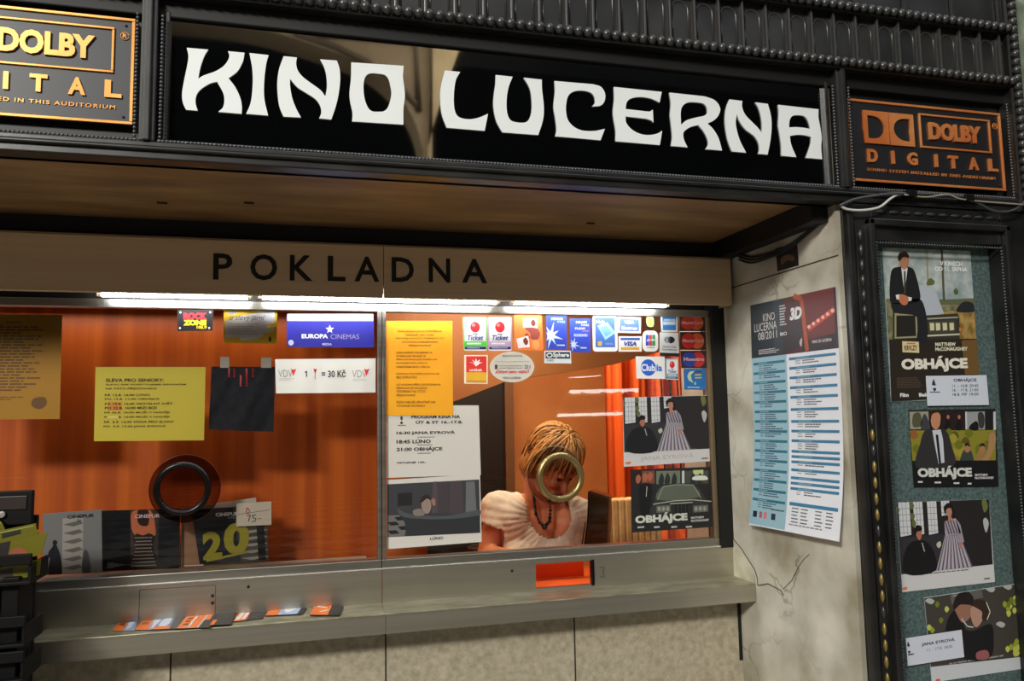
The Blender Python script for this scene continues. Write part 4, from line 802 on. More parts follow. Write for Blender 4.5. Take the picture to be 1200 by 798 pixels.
# ---- magazines behind the left window
YMG = YW+.11
def mag(c, col, name, label, fn, y=YMG):
    s = Sheet(1, y, c, col, thick=.004, rough=.35, coat=.2); fn(s); return s.done(name, label, 'magazine', 'film magazines behind the left window')
def f1(s):
    s.rect(.32, .1, .66, 1, (170, 168, 162), 1)
    for k in range(6): v = .2+k*.14; s.poly([(.33, v), (.6, v-.05), (.66, v), (.5, v+.04)], (110, 108, 104), 2)
    s.text('CINEPUR', .4, .055, .84, .11, (30, 30, 32), 3, .03); s.text('76', .55, .13, .63, .17, (60, 60, 60), 3)
    s.blob([(.1, 1), (.12, .75), (.16, .55), (.2, .5), (.25, .58), (.3, .75), (.31, 1)], (40, 42, 48), 3); s.ell(.2, .48, .04, .04, (40, 38, 40), 4); s.blob([(.66, .98), (.66, .75), (.7, .62), (.76, .7), (.8, .98)], (80, 82, 86), 2); s.line([(.2, .55), (.12, .62), (.1, .72)], .02, (40, 42, 48), 3)
mag(R4(50, 602, 122, 597, 120, 671, 50, 674), (132, 134, 134), 'film_magazine', 'grey CINEPUR magazine with a striped picture, nearest the black leaflet rack', f1)
def f2(s):
    s.rect(0, 0, .36, 1, (10, 12, 18), 1); s.rect(.36, 0, .72, 1, (60, 50, 46), 1); s.rect(.72, 0, 1, 1, (16, 18, 24), 1)
    s.blob([(.4, .02), (.62, .02), (.68, .3), (.66, .45), (.42, .42), (.37, .2)], (196, 110, 72), 2); s.blob([(.46, .0), (.58, .0), (.6, .2), (.56, .28), (.46, .22)], (40, 24, 20), 3)
    s.blob([(.44, .40), (.52, .43), (.6, .40), (.67, .46), (.65, .62), (.7, .8), (.72, .99), (.34, .99), (.38, .8), (.44, .64), (.4, .5)], (26, 22, 22), 4)
    for j in range(9):
        v = .47+.058*j; w_ = .1+.1*max(0, (v-.6))/.4 if v > .6 else .11
        for i in range(-6, 7):
            u = .53+.026*(i+(.5 if j % 2 else 0))
            if abs(u-.53) < w_: s.ell(u, v, .0075, .012, (190, 168, 150), 5, 6)
    s.text('CINEPUR', .42, .08, .74, .14, (220, 190, 190), 6, .03)
mag(R4(119, 598.5, 211, 596, 210, 666, 120, 669), (20, 22, 28), 'film_magazine', 'black CINEPUR magazine with a dotted dress on its cover', f2, YMG-.012)
def f3(s):
    s.poly([(.55, .02), (.62, 0), (1, 0), (1, 1), (.6, 1)], (70, 66, 62), 1)
    for k in range(5): v = .45+k*.12; s.poly([(.6, v), (.95, v-.03), (1, v), (.75, v+.04)], (150, 148, 140), 2)
    s.rect(.85, .35, .96, .98, (20, 22, 24), 3); s.text('CINEPUR', .31, .09, .62, .155, (214, 214, 210), 3, .04); s.text('#76', .47, .17, .56, .21, (150, 150, 146), 3)
    s.text('2', .06, .42, .34, .93, (150, 142, 44), 5, .05, .1); s.text('0', .38, .28, .74, .86, (150, 142, 44), 5, .05, .1); s.line([(.1, .95), (.7, .82)], .02, (150, 142, 44), 5)
mag(R4(224, 597, 312, 592, 315, 657, 234, 661), (28, 32, 38), 'film_magazine', 'dark CINEPUR magazine with a big olive number 20', f3, YMG-.012)
s = Sheet(1, YMG+.006, R4(212, 596, 300, 583, 303, 660, 212, 664), (190, 184, 168), thick=.004); s.rect(.02, .1, .98, .98, (150, 110, 80), 1); s.done('film_magazine', 'pale backed magazine mostly hidden behind the one with the number 20', 'magazine', 'film magazines behind the left window')
s = Sheet(1, YMG-.02, R4(277, 590, 318, 587.5, 318, 615, 277, 617), (206, 196, 176), thick=.0008)
s.line([(.3, .2), (.38, .35), (.34, .48), (.28, .4), (.3, .2)], .02, (190, 70, 60), 2); s.line([(.05, .48), (.95, .36)], .01, (90, 80, 80), 2); s.line([(.3, .56), (.4, .54), (.34, .8)], .018, (60, 54, 60), 2); s.line([(.56, .54), (.46, .55), (.47, .66), (.56, .7), (.53, .82), (.44, .82)], .018, (60, 54, 60), 2); s.line([(.6, .72), (.72, .7)], .012, (60, 54, 60), 2)
s.done('price_tag', 'small cream price tag with handwritten 75 on the magazine with the number 20', 'price tag')
# ---- leaflets lying on the ledge
cr = [(118, 298, 160, 243, 235, 236, 215, 296), (215, 293, 262, 240, 345, 234, 335, 293), (290, 291, 350, 233, 430, 228, 420, 287), (400, 287, 455, 222, 600, 214, 548, 282), (545, 272, 590, 216, 665, 207, 640, 268), (650, 256, 690, 196, 810, 186, 780, 242), (790, 230, 830, 182, 985, 175, 955, 222), (985, 226, 1010, 180, 1135, 187, 1118, 228)]
nm = ['leaflet with an orange end, first at the left of the row on the ledge', 'leaflet with a blue-white picture, second from the left on the ledge', 'leaflet with a blue-white picture, third from the left and partly covered', 'leaflet with two orange strips in the middle of the left pile', 'dark leaflet end lying between the two piles on the ledge', 'leaflet with an orange tip and dark grey half, first of the right pile', 'leaflet with a pale blue picture in the middle of the right pile', 'leaflet with an orange patch, last at the right of the ledge row']
for i, c in enumerate(cr):
    px_ = [(100+c[k]/3.75, 660+c[k+1]/3.75) for k in (0, 2, 4, 6)]
    z = ZLT+.0012+.0011*(i if i < 5 else i-4)
    s = Sheet(2, z, [px_[1], px_[2], px_[3], px_[0]], (40, 38, 40), sgn=1, thick=.001, rough=.3)
    O = (240, 120, 44)
    if i in (0, 1): s.rect(0, 0, .5, 1, O, 1); s.rect(.5, 0, 1, 1, (150, 170, 210), 1); s.poly([(.55, .1), (.9, .2), (.8, .8), (.6, .9)], (225, 230, 240), 2); s.text('KINO', .12, .4, .4, .6, (60, 40, 30), 3)
    if i == 2: s.rect(0, 0, .6, 1, (120, 140, 180), 1); s.blob([(.1, .3), (.4, .1), (.5, .6), (.2, .9)], (210, 220, 235), 2); s.rect(0, .8, .6, 1, O, 3); s.rect(.6, 0, 1, 1, (70, 68, 68), 1)
    if i == 3: s.rect(0, 0, .3, 1, O, 1); s.rect(.3, 0, .36, 1, (210, 205, 200), 2); s.rect(.36, 0, .6, 1, O, 1); s.rect(.6, 0, .65, 1, (210, 205, 200), 2); s.rect(.65, 0, .8, .5, O, 1); s.dash(.1, .1, .28, .9, 4, (90, 50, 20), 2)
    if i == 4: s.rect(0, .6, .2, 1, O, 1); s.dash(.1, .1, .8, .6, 3, (80, 78, 78), 2)
    if i == 5: s.rect(0, 0, .42, 1, O, 1); s.line([(.2, .1), (.1, .9)], .04, (230, 225, 220), 2); s.line([(.36, .1), (.3, .9)], .03, (230, 225, 220), 2); s.dash(.55, .1, .95, .9, 5, (84, 80, 78), 2)
    if i == 6: s.rect(0, 0, .32, 1, O, 1); s.rect(.32, 0, .85, 1, (170, 190, 222), 1); s.blob([(.4, .3), (.6, .15), (.75, .4), (.6, .8), (.45, .7)], (235, 240, 246), 2); s.rect(.6, 0, .85, .25, (220, 90, 70), 3)
    if i == 7: s.rect(0, 0, .6, 1, O, 1); s.line([(.08, .2), (.5, .3)], .03, (240, 236, 230), 2); s.line([(.3, .7), (.55, .5)], .03, (240, 236, 230), 2); s.dash(.66, .1, .95, .9, 5, (84, 80, 78), 2)
    s.done('leaflet', nm[i], 'leaflet', 'leaflets on the counter ledge')
# ---- programme poster on the marble side wall
def wb(u, v): return .0015+max(0, v-.5)**2*.10+.012*max(0, v-.75)*u
TLp, TRp = P(880, 358, 0, XW), P(980, 336, 0, XW); BLz = P(888, 617, 0, XW); BRp = P(993, 636, 0, XW)
s = Sheet(0, XW-.0004, R4(880, 358, 980, 336, 995, 634, 887, 614), (222, 226, 232), nx=16, ny=30, bend=wb, rough=.45, eps=.0003)
def g(u0, v0, u1, v1, c, l=1, nx=3, ny=1): s.grid(u0, v0, u1, v1, c, l, nx, ny)
hv = s.q(984, 410)[1]
g(0, 0, 1, hv, (44, 36, 42), 1, 12, 10); g(0, 0, .42, hv, (42, 56, 62), 2, 6, 8); g(0, 0, .3, hv*.98, (30, 42, 48), 2.5, 5, 8)
s.poly([(.42, .0), (.6, 0), (.68, hv*.5), (.62, hv), (.4, hv)], (78, 40, 34), 2); s.poly([(.62, .0), (.98, 0), (.98, hv*.75), (.66, hv*.8)], (104, 34, 28), 2.6)
s.line([(.68, hv*.98), (.64, .02), (.55, .0)], .012, (170, 80, 40), 3.4); s.line([(.7, hv*.62), (.98, hv*.36)], .012, (200, 70, 50), 3.4)
for k in range(6): s.ell(.71+k*.05, hv*(.58-k*.04), .018, .008, (240, 190, 170), 4, 10)
s.poly([(.4, hv*.45), (.62, hv*.4), (.62, hv*.9), (.4, hv)], (52, 44, 48), 3)
for t, a, b_, c, d in (('KINO', .17, .21, .32, .35), ('LUCERNA', .05, .37, .34, .52), ('08/2011', .1, .54, .34, .68)): s.text(t, a, hv*b_, c, hv*d, (210, 208, 206), 5, .0)
s.text('3D', .5, hv*.2, .64, hv*.42, (225, 225, 225), 5, .06, .2); s.dash(.38, hv*.12, .46, hv*.5, 8, (200, 200, 200), 4.5); s.text('BIO', .38, hv*.6, .46, hv*.66, (220, 220, 220), 5); s.dash(.1, hv*.86, .36, hv*.96, 3, (190, 190, 190), 4.5)
s.text('KINO 3D LUCERNA', .74, hv*.82, .94, hv*.87, (225, 215, 215), 5, .02); s.blob([(.6, hv*.82), (.63, hv*.75), (.62, hv*.9)], (200, 190, 190), 5)
g(0, hv, .44, .995, (146, 182, 196), 1, 8, 24)
nb = [15, 17]
def brow(u0, u1, v, c): g(u0, v, u1, v+.0115, c, 2, 4, 1); s.rect(u0+(u1-u0)*.17, v+.003, u0+(u1-u0)*.45, v+.008, (120, 160, 176), 3)
vv = hv+.014
for k in range(15):
    v = hv+.022+k*(.93-hv-.03)/15; brow(.02, .42, v, (40, 112, 128)); 
    for j in range(2 if k % 3 == 1 else 3):
        y = v+.0155+j*.0098; s.dash(.09, y, .14, y+.004, 1, (90, 110, 124), 2, 1); s.dash(.15, y, .15+random.uniform(.12, .24), y+.0045, 1, (50, 62, 74), 2, 1)
ks = [0, .055, .11, .167, .222, .292, .36, .415, .47, .53, .56, .59, .635, .68, .71, .74]
for k, f_ in enumerate(ks):
    v = hv+.016+f_*(.99-hv); brow(.47, .97, v, (52, 122, 158)); nx_ = (ks+[.79])[k+1]-f_
    for j in range(int((nx_*(.99-hv)-.015)/.0095)+0):
        y = v+.0155+j*.0098; s.dash(.54, y, .6, y+.004, 1, (130, 132, 138), 2, 1); s.dash(.62, y, .62+random.uniform(.12, .22), y+.0045, 1, (70, 72, 80), 2, 1)
v = .875; g(.47, v, .97, v+.014, (52, 122, 158), 2, 4, 1)
for j in range(5):
    for u in (.5, .6, .75, .86): s.dash(u, v+.022+j*.014, u+.08, v+.027+j*.014, 1, (80, 84, 92), 2, 1)
s.dash(.48, .965, .9, .97, 1, (130, 134, 140), 2, 1)
for u, c in ((.04, (20, 28, 54)), (.12, (170, 90, 110)), (.18, (210, 110, 110)), (.27, (40, 50, 62))): s.rect(u, .935, u+(.05 if c[0] < 100 else .035), .962, c, 3)
s.dash(.26, .915, .42, .921, 1, (70, 90, 100), 3, 1)
s.done('programme_poster', 'tall monthly programme poster with dark photo header and blue timetable on the marble side wall', 'poster')
s = Sheet(0, XW-.0008, R4(909, 291, 934, 285, 936, 311, 911, 318), (20, 14, 12)); s.blob([(.2, .55), (.4, .4), (.7, .45), (.85, .6), (.8, .75), (.5, .65), (.25, .78)], (110, 86, 54), 2); s.line([(.3, .3), (.7, .25)], .02, (60, 44, 30), 2); s.done('black_sticker', 'small square black sticker with faint gold mark high on the marble side wall', 'sticker')
# ---------------------------------------------------------------- poster case
YC = 1.668; YFE = 1.715
xi0 = (P(1030, 300, 1, YC).x+P(1059, 780, 1, YC).x)/2; xi1 = (P(1173, 300, 1, YC).x+P(1195, 590, 1, YC).x)/2
zi1 = (P(1035, 283, 1, YC).z+P(1165, 296, 1, YC).z)/2; zo1 = (P(1020, 253, 1, YC).z+P(1175, 268, 1, YC).z)/2
zb0 = .62
pc = thing('poster_case', 'black ornate iron poster case with beaded rim and grey-green felt back', 'display case', ((xi0+xi1)/2, YFE, zb0))
b = B(); box(b, xi0-.01, YFE, zb0, xi1+.01, YFE+.006, zi1+.02); part('felt_back', b, FELT, pc)
b = B(); box(b, XW+.015, YC+.004, 0.02, xi0-.012, YFE+.01, ZR0-.002, .003); box(b, XW+.001, YC-.012, .02, XW+.02, YC+.01, ZR0-.002, .004); box(b, xi0-.03, YC-.012, zb0-.03, xi0-.012, YC+.01, zo1, .004); part('left_jamb', b, BLACKMETAL, pc)
b = B(); box(b, xi0-.012, YC+.004, zi1+.014, xi1+.012, YFE+.01, ZR0-.002, .003); box(b, xi0-.03, YC-.012, zo1-.018, xi1+.03, YC+.01, zo1, .004); part('head_beam', b, BLACKMETAL, pc)
b = B(); box(b, xi1+.012, YC+.004, .02, XE+.3, YFE+.01, ZR0-.002, .003); box(b, xi1+.012, YC-.012, zb0-.03, xi1+.03, YC+.01, zo1, .004); part('right_jamb', b, BLACKMETAL, pc)
b = B(); box(b, xi0-.012, YC+.004, .02, xi1+.012, YFE+.01, zb0, .003); part('base_panel', b, BLACKMETAL, pc)
for nme, p, q in (('left_bead_strip', (xi0-.004, YC, zb0), (xi0-.004, YC, zi1+.005)), ('right_bead_strip', (xi1+.004, YC, zb0), (xi1+.004, YC, zi1+.005)), ('top_bead_strip', (xi0, YC, zi1+.005), (xi1, YC, zi1+.005))):
    b = B(); beads(b, p, q, .0034, .0085); part(nme, b, BEADM if 'top' not in nme else BEADD, pc)
for x in (xi0-.012, xi1+.012-.004):
    b = B(); box(b, x, YC, zb0, x+.006 if x < 1.5 else x+.004, YFE, zi1+.014, .001); part('inner_rebate', b, BLACKMETAL, pc)
xo = (P(1009, 300, 1, YC).x+P(1040, 760, 1, YC).x)/2
GOLDBR = mat((150, 128, 72), .4, .5, name='gold_brown_gilding')  # gold-brown for the lower bosses, the upper ones take the dark metal
bb = B(); sph(bb, (0, 0, 0), (.0062, .006, .0155), 8, 7); lf = bpy.data.meshes.new('leaf_boss'); bb2 = bb
for v in bb.verts: v.co.x *= (1-.5*abs(v.co.z/.0155))
bb.to_mesh(lf); lf.materials.append(GOLDBR); lfd = lf.copy(); lfd.materials.clear(); lfd.materials.append(BEADD); bb.free()
zt2 = P(1005, 275, 1, YC).z; k = 0; z = zt2
zg = P(1020, 500, 1, YC).z
while z > .65 and k < 60:
    o = bpy.data.objects.new('leaf_boss', lf if z < zg and k % 5 != 4 else lfd); COL.objects.link(o); o.parent = pc; o.location = Vector((xo, YC+.003, z))-ORG[pc.name]
    z -= .0395; k += 1
b = B()
for x in (xo-.013, xo+.013): tube(b, [(x, YC+.003, .66), (x, YC+.003, zt2+.02)], .0018, 6)
part('strip_rib', b, tex_mat('rubbed_iron', (30, 30, 30), (96, 84, 58), (30, 30, 8), .4, .4, 5, lo=.5, hi=.75), pc)
ztm = (zo1+ZR0)/2
for k in range(10):
    o = bpy.data.objects.new('leaf_boss', lfd); COL.objects.link(o); o.parent = pc; o.rotation_euler = (0, PI/2, 0); o.location = Vector((xi0+.02+k*(xi1-xi0-.02)/9.5, YC+.003, ztm))-ORG[pc.name]
# posters in the case
YP1 = YFE-.002
s = Sheet(1, YP1, R4(1034, 290, 1137, 294, 1149, 467, 1044, 471), tex_mat('printed_hazy_sky', (136, 152, 154), (186, 194, 190), (30, 30, 30), .5, 0, 6), rough=.5)
s.pp([(1038, 350), (1139, 352), (1146, 400), (1041, 402)], tex_mat('printed_ground', (92, 90, 62), (140, 136, 100), (60, 60, 60), .5, 0, 6), 1); s.pp([(1090, 368), (1143, 362), (1147, 402), (1092, 402)], tex_mat('printed_dry_ground', (120, 92, 44), (178, 148, 84), (50, 50, 50), .5, 0, 6), 2)
s.pl([(1103.5, 293), (1106, 352)], .009, (84, 80, 62), 2); s.pl([(1086, 293), (1088, 350)], .006, (150, 140, 100), 2); s.pb([(1086, 330), (1090, 326), (1095, 330), (1093, 334), (1086, 334)], (96, 104, 60), 3); s.pb([(1117, 342), (1120, 338), (1123, 343), (1120, 346)], (84, 96, 50), 3)
s.pp([(1093, 352), (1141, 350), (1142, 357), (1094, 358)], (96, 100, 70), 2); s.pb([(1121, 366), (1124, 358), (1130, 354), (1138, 355), (1142, 360), (1142, 366)], (36, 38, 40), 3)
s.pp([(1042, 334), (1042, 330), (1094, 336), (1106, 368), (1084, 372), (1050, 366)], (176, 182, 190), 3)
s.pp([(1084, 370), (1122, 368), (1124, 374), (1124, 402), (1046, 402), (1046, 364), (1084, 364)], (52, 50, 40), 4)
s.pp([(1048, 367), (1074, 367), (1075, 396), (1048, 397)], (150, 146, 110), 5); s.pp([(1050, 370), (1072, 370), (1073, 394), (1050, 395)], (34, 32, 26), 6)
s.pp([(1087, 377), (1119, 376), (1120, 390), (1088, 391)], (70, 68, 56), 5)
for x in (1089, 1096, 1104, 1112): s.pp([(x, 379), (x+5, 379), (x+5.5, 387.5), (x+.5, 388)], (206, 200, 160), 6)
s.pl([(1086, 394), (1124, 392.5)], .006, (190, 188, 170), 6); s.pl([(1086, 374), (1122, 372.5)], .005, (160, 158, 140), 6); s.pe(1124.5, 387, 1.5, 2.5, (200, 110, 60), 6)
s.pb([(1044, 318), (1052, 313), (1064, 313), (1071, 318), (1077, 340), (1077, 352), (1066, 356), (1046, 356), (1042, 345)], (26, 26, 28), 8)
s.pb([(1046, 352), (1074, 350), (1082, 358), (1086, 380), (1085, 400), (1074, 400), (1074, 372), (1048, 366)], (30, 31, 36), 8)
s.pp([(1055.5, 314), (1063, 314), (1061, 330), (1059.5, 344), (1057.5, 330)], (214, 214, 214), 9); s.pp([(1058.5, 318), (1060.5, 318), (1060.8, 342), (1058.5, 343)], (60, 64, 50), 10)
s.pb([(1053, 300), (1059, 297), (1064, 302), (1064, 309), (1060, 316), (1056, 314), (1053, 308)], (176, 122, 92), 10); s.pb([(1051.5, 304), (1053, 297), (1060, 295), (1064, 299), (1064, 302), (1058, 301), (1054, 306)], (44, 30, 22), 11)
s.pb([(1051, 348), (1056, 345), (1064, 349), (1062, 357), (1056, 357)], (186, 112, 78), 10); s.pp([(1049, 346), (1053, 345), (1053, 351), (1050, 351)], (220, 220, 220), 10); s.pp([(1063, 348), (1068, 349), (1067, 353), (1063, 353)], (220, 220, 220), 10)
s.pt('V KINECH', 1101, 306, 1127, 311.5, (236, 238, 238), 4, .03); s.pt('OD 11. SRPNA', 1095, 312.5, 1133, 317.5, (236, 238, 238), 4, .03)
s.pp([(1041.5, 398), (1144.5, 398), (1149, 466.5), (1044, 470.5)], (42, 34, 28), 7); s.pp([(1126, 400), (1144.5, 399), (1147.5, 440), (1130, 440)], (110, 82, 40), 8)
s.pp([(1056.5, 400), (1076, 401), (1076.5, 414), (1057, 413)], (214, 196, 150), 9); s.pt('KRVLZY', 1059, 405, 1074, 411, (70, 50, 40), 10, .03); s.pd(1062, 402, 1072, 403.5, 1, (200, 90, 70), 10, 1)
s.pt('MATTHEW', 1095, 402, 1119, 406.4, (220, 218, 190), 10, .04); s.pt('McCONAUGHEY', 1095, 407.6, 1133, 412, (220, 218, 190), 10, .04)
s.pt('OBHÁJCE', 1055, 418, 1133, 437, (226, 222, 206), 10, .055); s.pd(1050, 443, 1084, 456, 7, (84, 70, 58), 9); s.pt('Film', 1054, 461, 1064, 465.5, (230, 230, 226), 10, .04); s.pt('Blesk', 1076, 461, 1086, 465.5, (230, 230, 226), 10, .04)
s.done('film_poster', 'tall poster of a suited man sitting on a car, topmost in the black case', 'poster')
s = Sheet(1, YP1-.0045, R4(1085, 440.5, 1156, 439.5, 1159, 474.5, 1087, 475.5), (206, 212, 222)); C2 = (44, 50, 74)
s.pt('OBHÁJCE', 1117, 443, 1144, 448, C2, 3, .02)
for t, y in (('11. - 14.8. 20:45', 450.5), ('16. - 17.8. 21:00', 455.5), ('18.8. MF 19:00', 460.5)): s.pt(t, 1115.5, y, 1146, y+3, C2, 3, .0)
s.pb([(1094, 444), (1096, 450), (1097, 451), (1092, 451)], C2, 3); s.pb([(1093, 455), (1097, 455), (1095, 458.5)], C2, 3); s.pd(1089.5, 459, 1102, 460, 1, C2, 3, 1)
s.done('showtime_card', 'white card headed OBHÁJCE pinned over the tall poster', 'card')
s = Sheet(1, YP1, R4(1064.5, 480.5, 1166.5, 479, 1170.5, 570, 1071, 571), (30, 30, 30), rough=.45)
def fr3(x0, x1, c): s.pp([(x0, 482.5), (x1, 482), (x1+1, 502.5), (x0+1, 503)], c, 1)
fr3(1065.5, 1088, (150, 148, 130)); fr3(1104, 1131, (44, 28, 26)); fr3(1133, 1154, (150, 154, 156)); fr3(1164, 1167, (200, 204, 204)); fr3(1131, 1133, (200, 200, 200))
s.pb([(1082, 486), (1086, 488), (1090, 502), (1079, 502)], (60, 64, 70), 2); s.pb([(1070, 486), (1078, 484), (1080, 498), (1070, 500)], (84, 84, 60), 2)
for x in (1111, 1124): s.pb([(x-3, 495), (x, 491), (x+3, 495), (x+3, 503), (x-4, 503)], (22, 22, 26), 2); s.pe(x, 488.5, 1.8, 2.4, (170, 116, 90), 3)
s.pb([(1137, 498), (1145, 493), (1147, 503), (1137, 503)], (24, 24, 26), 2); s.pb([(1146, 485), (1151, 483), (1154, 490), (1153, 500), (1148, 500)], (60, 56, 54), 2)
s.pp([(1066, 504.5), (1167.5, 503), (1169.5, 548), (1070, 549)], (136, 130, 44), 1)
for k in range(26): x = 1068+random.uniform(0, 98); y = 506+random.uniform(0, 34); s.pb([(x-5, y), (x, y-5), (x+5, y+1), (x, y+6)], random.choice([(108, 112, 34), (158, 146, 50), (90, 84, 30), (150, 90, 50)]), 2+k*.05)
for x, y, cc in ((1134, 530, (58, 66, 64)), (1152, 530, (150, 120, 70))): s.pb([(x-8, y+14), (x-5, y-2), (x, y-5), (x+6, y-1), (x+8, y+14)], cc, 4); s.pe(x, y-6, 4, 5, (168, 118, 86), 5); s.pb([(x-4, y-8), (x, y-12.5), (x+4, y-8), (x, y-9)], (34, 28, 26), 6)
s.pb([(1160, 508), (1165, 506), (1168, 512), (1166, 524), (1158, 540), (1148, 543), (1158, 528)], (170, 130, 92), 5)
s.pp([(1068, 540), (1169.5, 537), (1170.5, 569.5), (1071, 570.5)], (22, 22, 24), 7)
s.pb([(1083, 505), (1092, 503), (1101, 502), (1109, 505), (1115, 520), (1118, 545), (1074, 548), (1078, 520)], (48, 46, 48), 8)
s.pp([(1092, 504), (1102, 503), (1105, 515), (1107, 541), (1100, 543), (1095, 520)], (196, 200, 208), 9); s.pp([(1096, 509), (1099, 509), (1103, 543), (1100.5, 544)], (20, 22, 30), 10)
s.pb([(1090, 484), (1096, 480.5), (1101, 485), (1101, 497), (1097, 503), (1092, 500), (1090, 492)], (190, 132, 100), 10); s.pb([(1088.5, 490), (1088, 482), (1094, 478.5), (1101, 480), (1102, 488), (1099, 483.5), (1092, 485), (1090, 492)], (50, 32, 22), 11)
s.pt('OBHÁJCE', 1074, 546, 1140, 562, (206, 208, 200), 12, .055); s.pt('MATTHEW', 1143.5, 553, 1159, 555.6, (220, 220, 216), 12, .03); s.pt('McCONAUGHEY', 1143.5, 556.3, 1166.5, 559, (220, 220, 216), 12, .03)
for x, w_ in ((1075, 7), (1095, 11), (1118, 7), (1135, 5)): s.pd(x, 563.5, x+w_, 565.5, 1, (220, 220, 216), 12, 1)
s.done('film_poster', 'landscape poster of a man in loosened tie, reading OBHÁJCE, in the black case', 'poster')
gown_still((YP1, R4(1050, 589, 1159, 585, 1166, 682, 1057.5, 694), (1057, 689), (1154, 681)), ((1050, 589), (1159, 585), (1164.5, 664.5), (1056, 673)), (1080, 678, 1140, 683, ), 'film still with a striped gown and seated man, third sheet in the black case', None)
s = Sheet(1, YP1, R4(1083, 700.5, 1193.5, 683.5, 1203, 783, 1092, 800), (200, 204, 208), rough=.45)
s.pp([(1083, 701), (1193.5, 684), (1200, 766), (1090.5, 781.5)], (66, 62, 56), 1); s.pp([(1113, 697), (1150, 690), (1152, 700), (1115, 708)], (96, 94, 88), 2)
for k in range(26):
    x, y = random.choice([(random.uniform(1088, 1110), random.uniform(706, 742)), (random.uniform(1176, 1195), random.uniform(700, 720)), (random.uniform(1180, 1198), random.uniform(745, 764))])
    s.pb([(x-2.5, y), (x, y-3.5), (x+3, y), (x, y+4)], random.choice([(150, 160, 50), (110, 124, 40), (190, 196, 90)]), 3+k*.03)
for x, y in ((1089, 704), (1120, 697), (1160, 690), (1180, 687), (1172, 730)): s.pb([(x-5, y), (x, y-3), (x+6, y), (x+2, y+4)], (176, 178, 174), 2)
s.pb([(1108, 738), (1112, 722), (1120, 714), (1127, 716), (1130, 735), (1140, 738), (1160, 730), (1164, 745), (1160, 768), (1130, 771), (1112, 752)], (24, 24, 26), 6)
s.pb([(1117, 709), (1122, 704), (1133, 706), (1139, 712), (1137, 722), (1128, 729), (1122, 722)], (150, 108, 88), 7); s.pb([(1117, 706), (1122, 696), (1133, 693), (1140, 700), (1138, 708), (1125, 708), (1118, 714)], (34, 28, 28), 8)
s.pb([(1137, 712), (1145, 708), (1152, 714), (1150, 727), (1143, 734), (1138, 726)], (180, 140, 120), 8); s.pb([(1138, 708), (1145, 702), (1155, 705), (1159, 716), (1155, 725), (1150, 724), (1150, 716), (1142, 711)], (54, 40, 32), 9)
s.pl([(1155, 705), (1159.5, 716), (1156, 725)], .006, (220, 210, 190), 10); s.pb([(1144, 763), (1156, 760), (1158, 769), (1145, 771)], (150, 90, 90), 8); s.pl([(1126, 724), (1133, 733), (1140, 734)], .008, (190, 190, 190), 9)
s.pd(1112, 778, 1180, 770, 1, (150, 150, 154), 3, .2); s.pe(1099, 797, 3, 1.5, (220, 90, 60), 3)
s.done('film_still', 'film still of a kissing couple in dark clothes, lowest picture in the black case', 'photograph')
s = Sheet(1, YP1-.005, R4(1061.5, 748, 1127, 738, 1130, 770, 1064, 780.5), (208, 212, 224)); s.pt('JANA EYROVÁ', 1079.5, 752.6, 1119, 758, C2, 3, .02)
s.pt('11. - 17.8. 18:00', 1086, 760, 1116, 763.4, (110, 114, 140), 3, 0); s.pb([(1064, 752), (1066, 757), (1063, 757)], C2, 3); s.pb([(1064, 763), (1067, 763), (1065, 766)], C2, 3); s.pd(1064, 766.5, 1071, 768, 1, C2, 3, 1)
s.done('showtime_card', 'white card headed JANA EYROVÁ pinned beside the kissing couple', 'card')
# ---------------------------------------------------------------- cables
def cable(name, pts, r, m, label, Y=None, ax=1, cat='cable'):
    q = [P(x, y, ax, (Y if not isinstance(Y, (list, tuple)) else Y[i])) for i, (x, y) in enumerate(pts)]
    sm = []
    for i in range(len(q)-1):
        p0 = q[max(i-1, 0)]; p1 = q[i]; p2 = q[i+1]; p3 = q[min(i+2, len(q)-1)]
        for k in range(6):
            t = k/6; sm.append(.5*((2*p1)+(p2-p0)*t+(2*p0-5*p1+4*p2-p3)*t*t+(3*p1-p0-3*p2+p3)*t**3))
    sm.append(q[-1]); b = B(); tube(b, sm, r, 8); o = link(name, b, [m], smooth=True); return tag(o, label, cat)
CB = mat((18, 18, 19), .4, name='black_cable'); CW = mat((196, 196, 190), .45, name='white_cable')
cable('white_cable', [(984, 240), (992, 245), (1010, 246.5), (1030, 243), (1042, 234), (1052, 228), (1062, 227)], .0034, CW, 'pale cable looping from the marble corner up to the lower edge of the right plaque', YF-.032)
cable('black_cable', [(984, 241), (1000, 234), (1020, 230), (1045, 227), (1080, 227), (1110, 229), (1135, 231)], .0036, mat((70, 72, 74), .35), 'grey-black cable running under the right plaque', YF-.035)
cable('black_cable', [(1135, 232), (1150, 240), (1164, 247), (1180, 248), (1192, 244), (1202, 235)], .0036, mat((60, 62, 64), .35), 'dark cable sagging at the right below the beaded column', YF-.036)
cable('thin_cable', [(1060, 228), (1085, 231), (1110, 228), (1125, 233), (1150, 236), (1175, 238), (1200, 240)], .0022, mat((150, 140, 120), .4), 'thin tan wire under the right plaque', YF-.042)
for i, (x, y) in enumerate(((1065, 228), (1132, 233))):
    p = P(x, y, 1, YF-.03); b = B(); box(b, p.x-.014, YF-.045, p.z-.009, p.x+.014, YF-.02, p.z+.009, .002); tag(link('cable_clip', b, [BLACKP]), 'black cable clip under the right plaque, %s one of two' % ('left', 'right')[i], 'clip', 'cable clips')
for k, (dy, lab) in enumerate(((0, 'upper'), (3.5, 'middle'), (7, 'lower'))):
    cable('hanging_cable', [(866, 297+dy), (880, 301+dy), (900, 297+dy*.8), (925, 287+dy*.6), (945, 272+dy*.5), (962, 258+dy*.4)], .0032, CB, '%s of three black cables hanging along the top of the marble side wall' % lab, XW-.006-.001*k, 0)
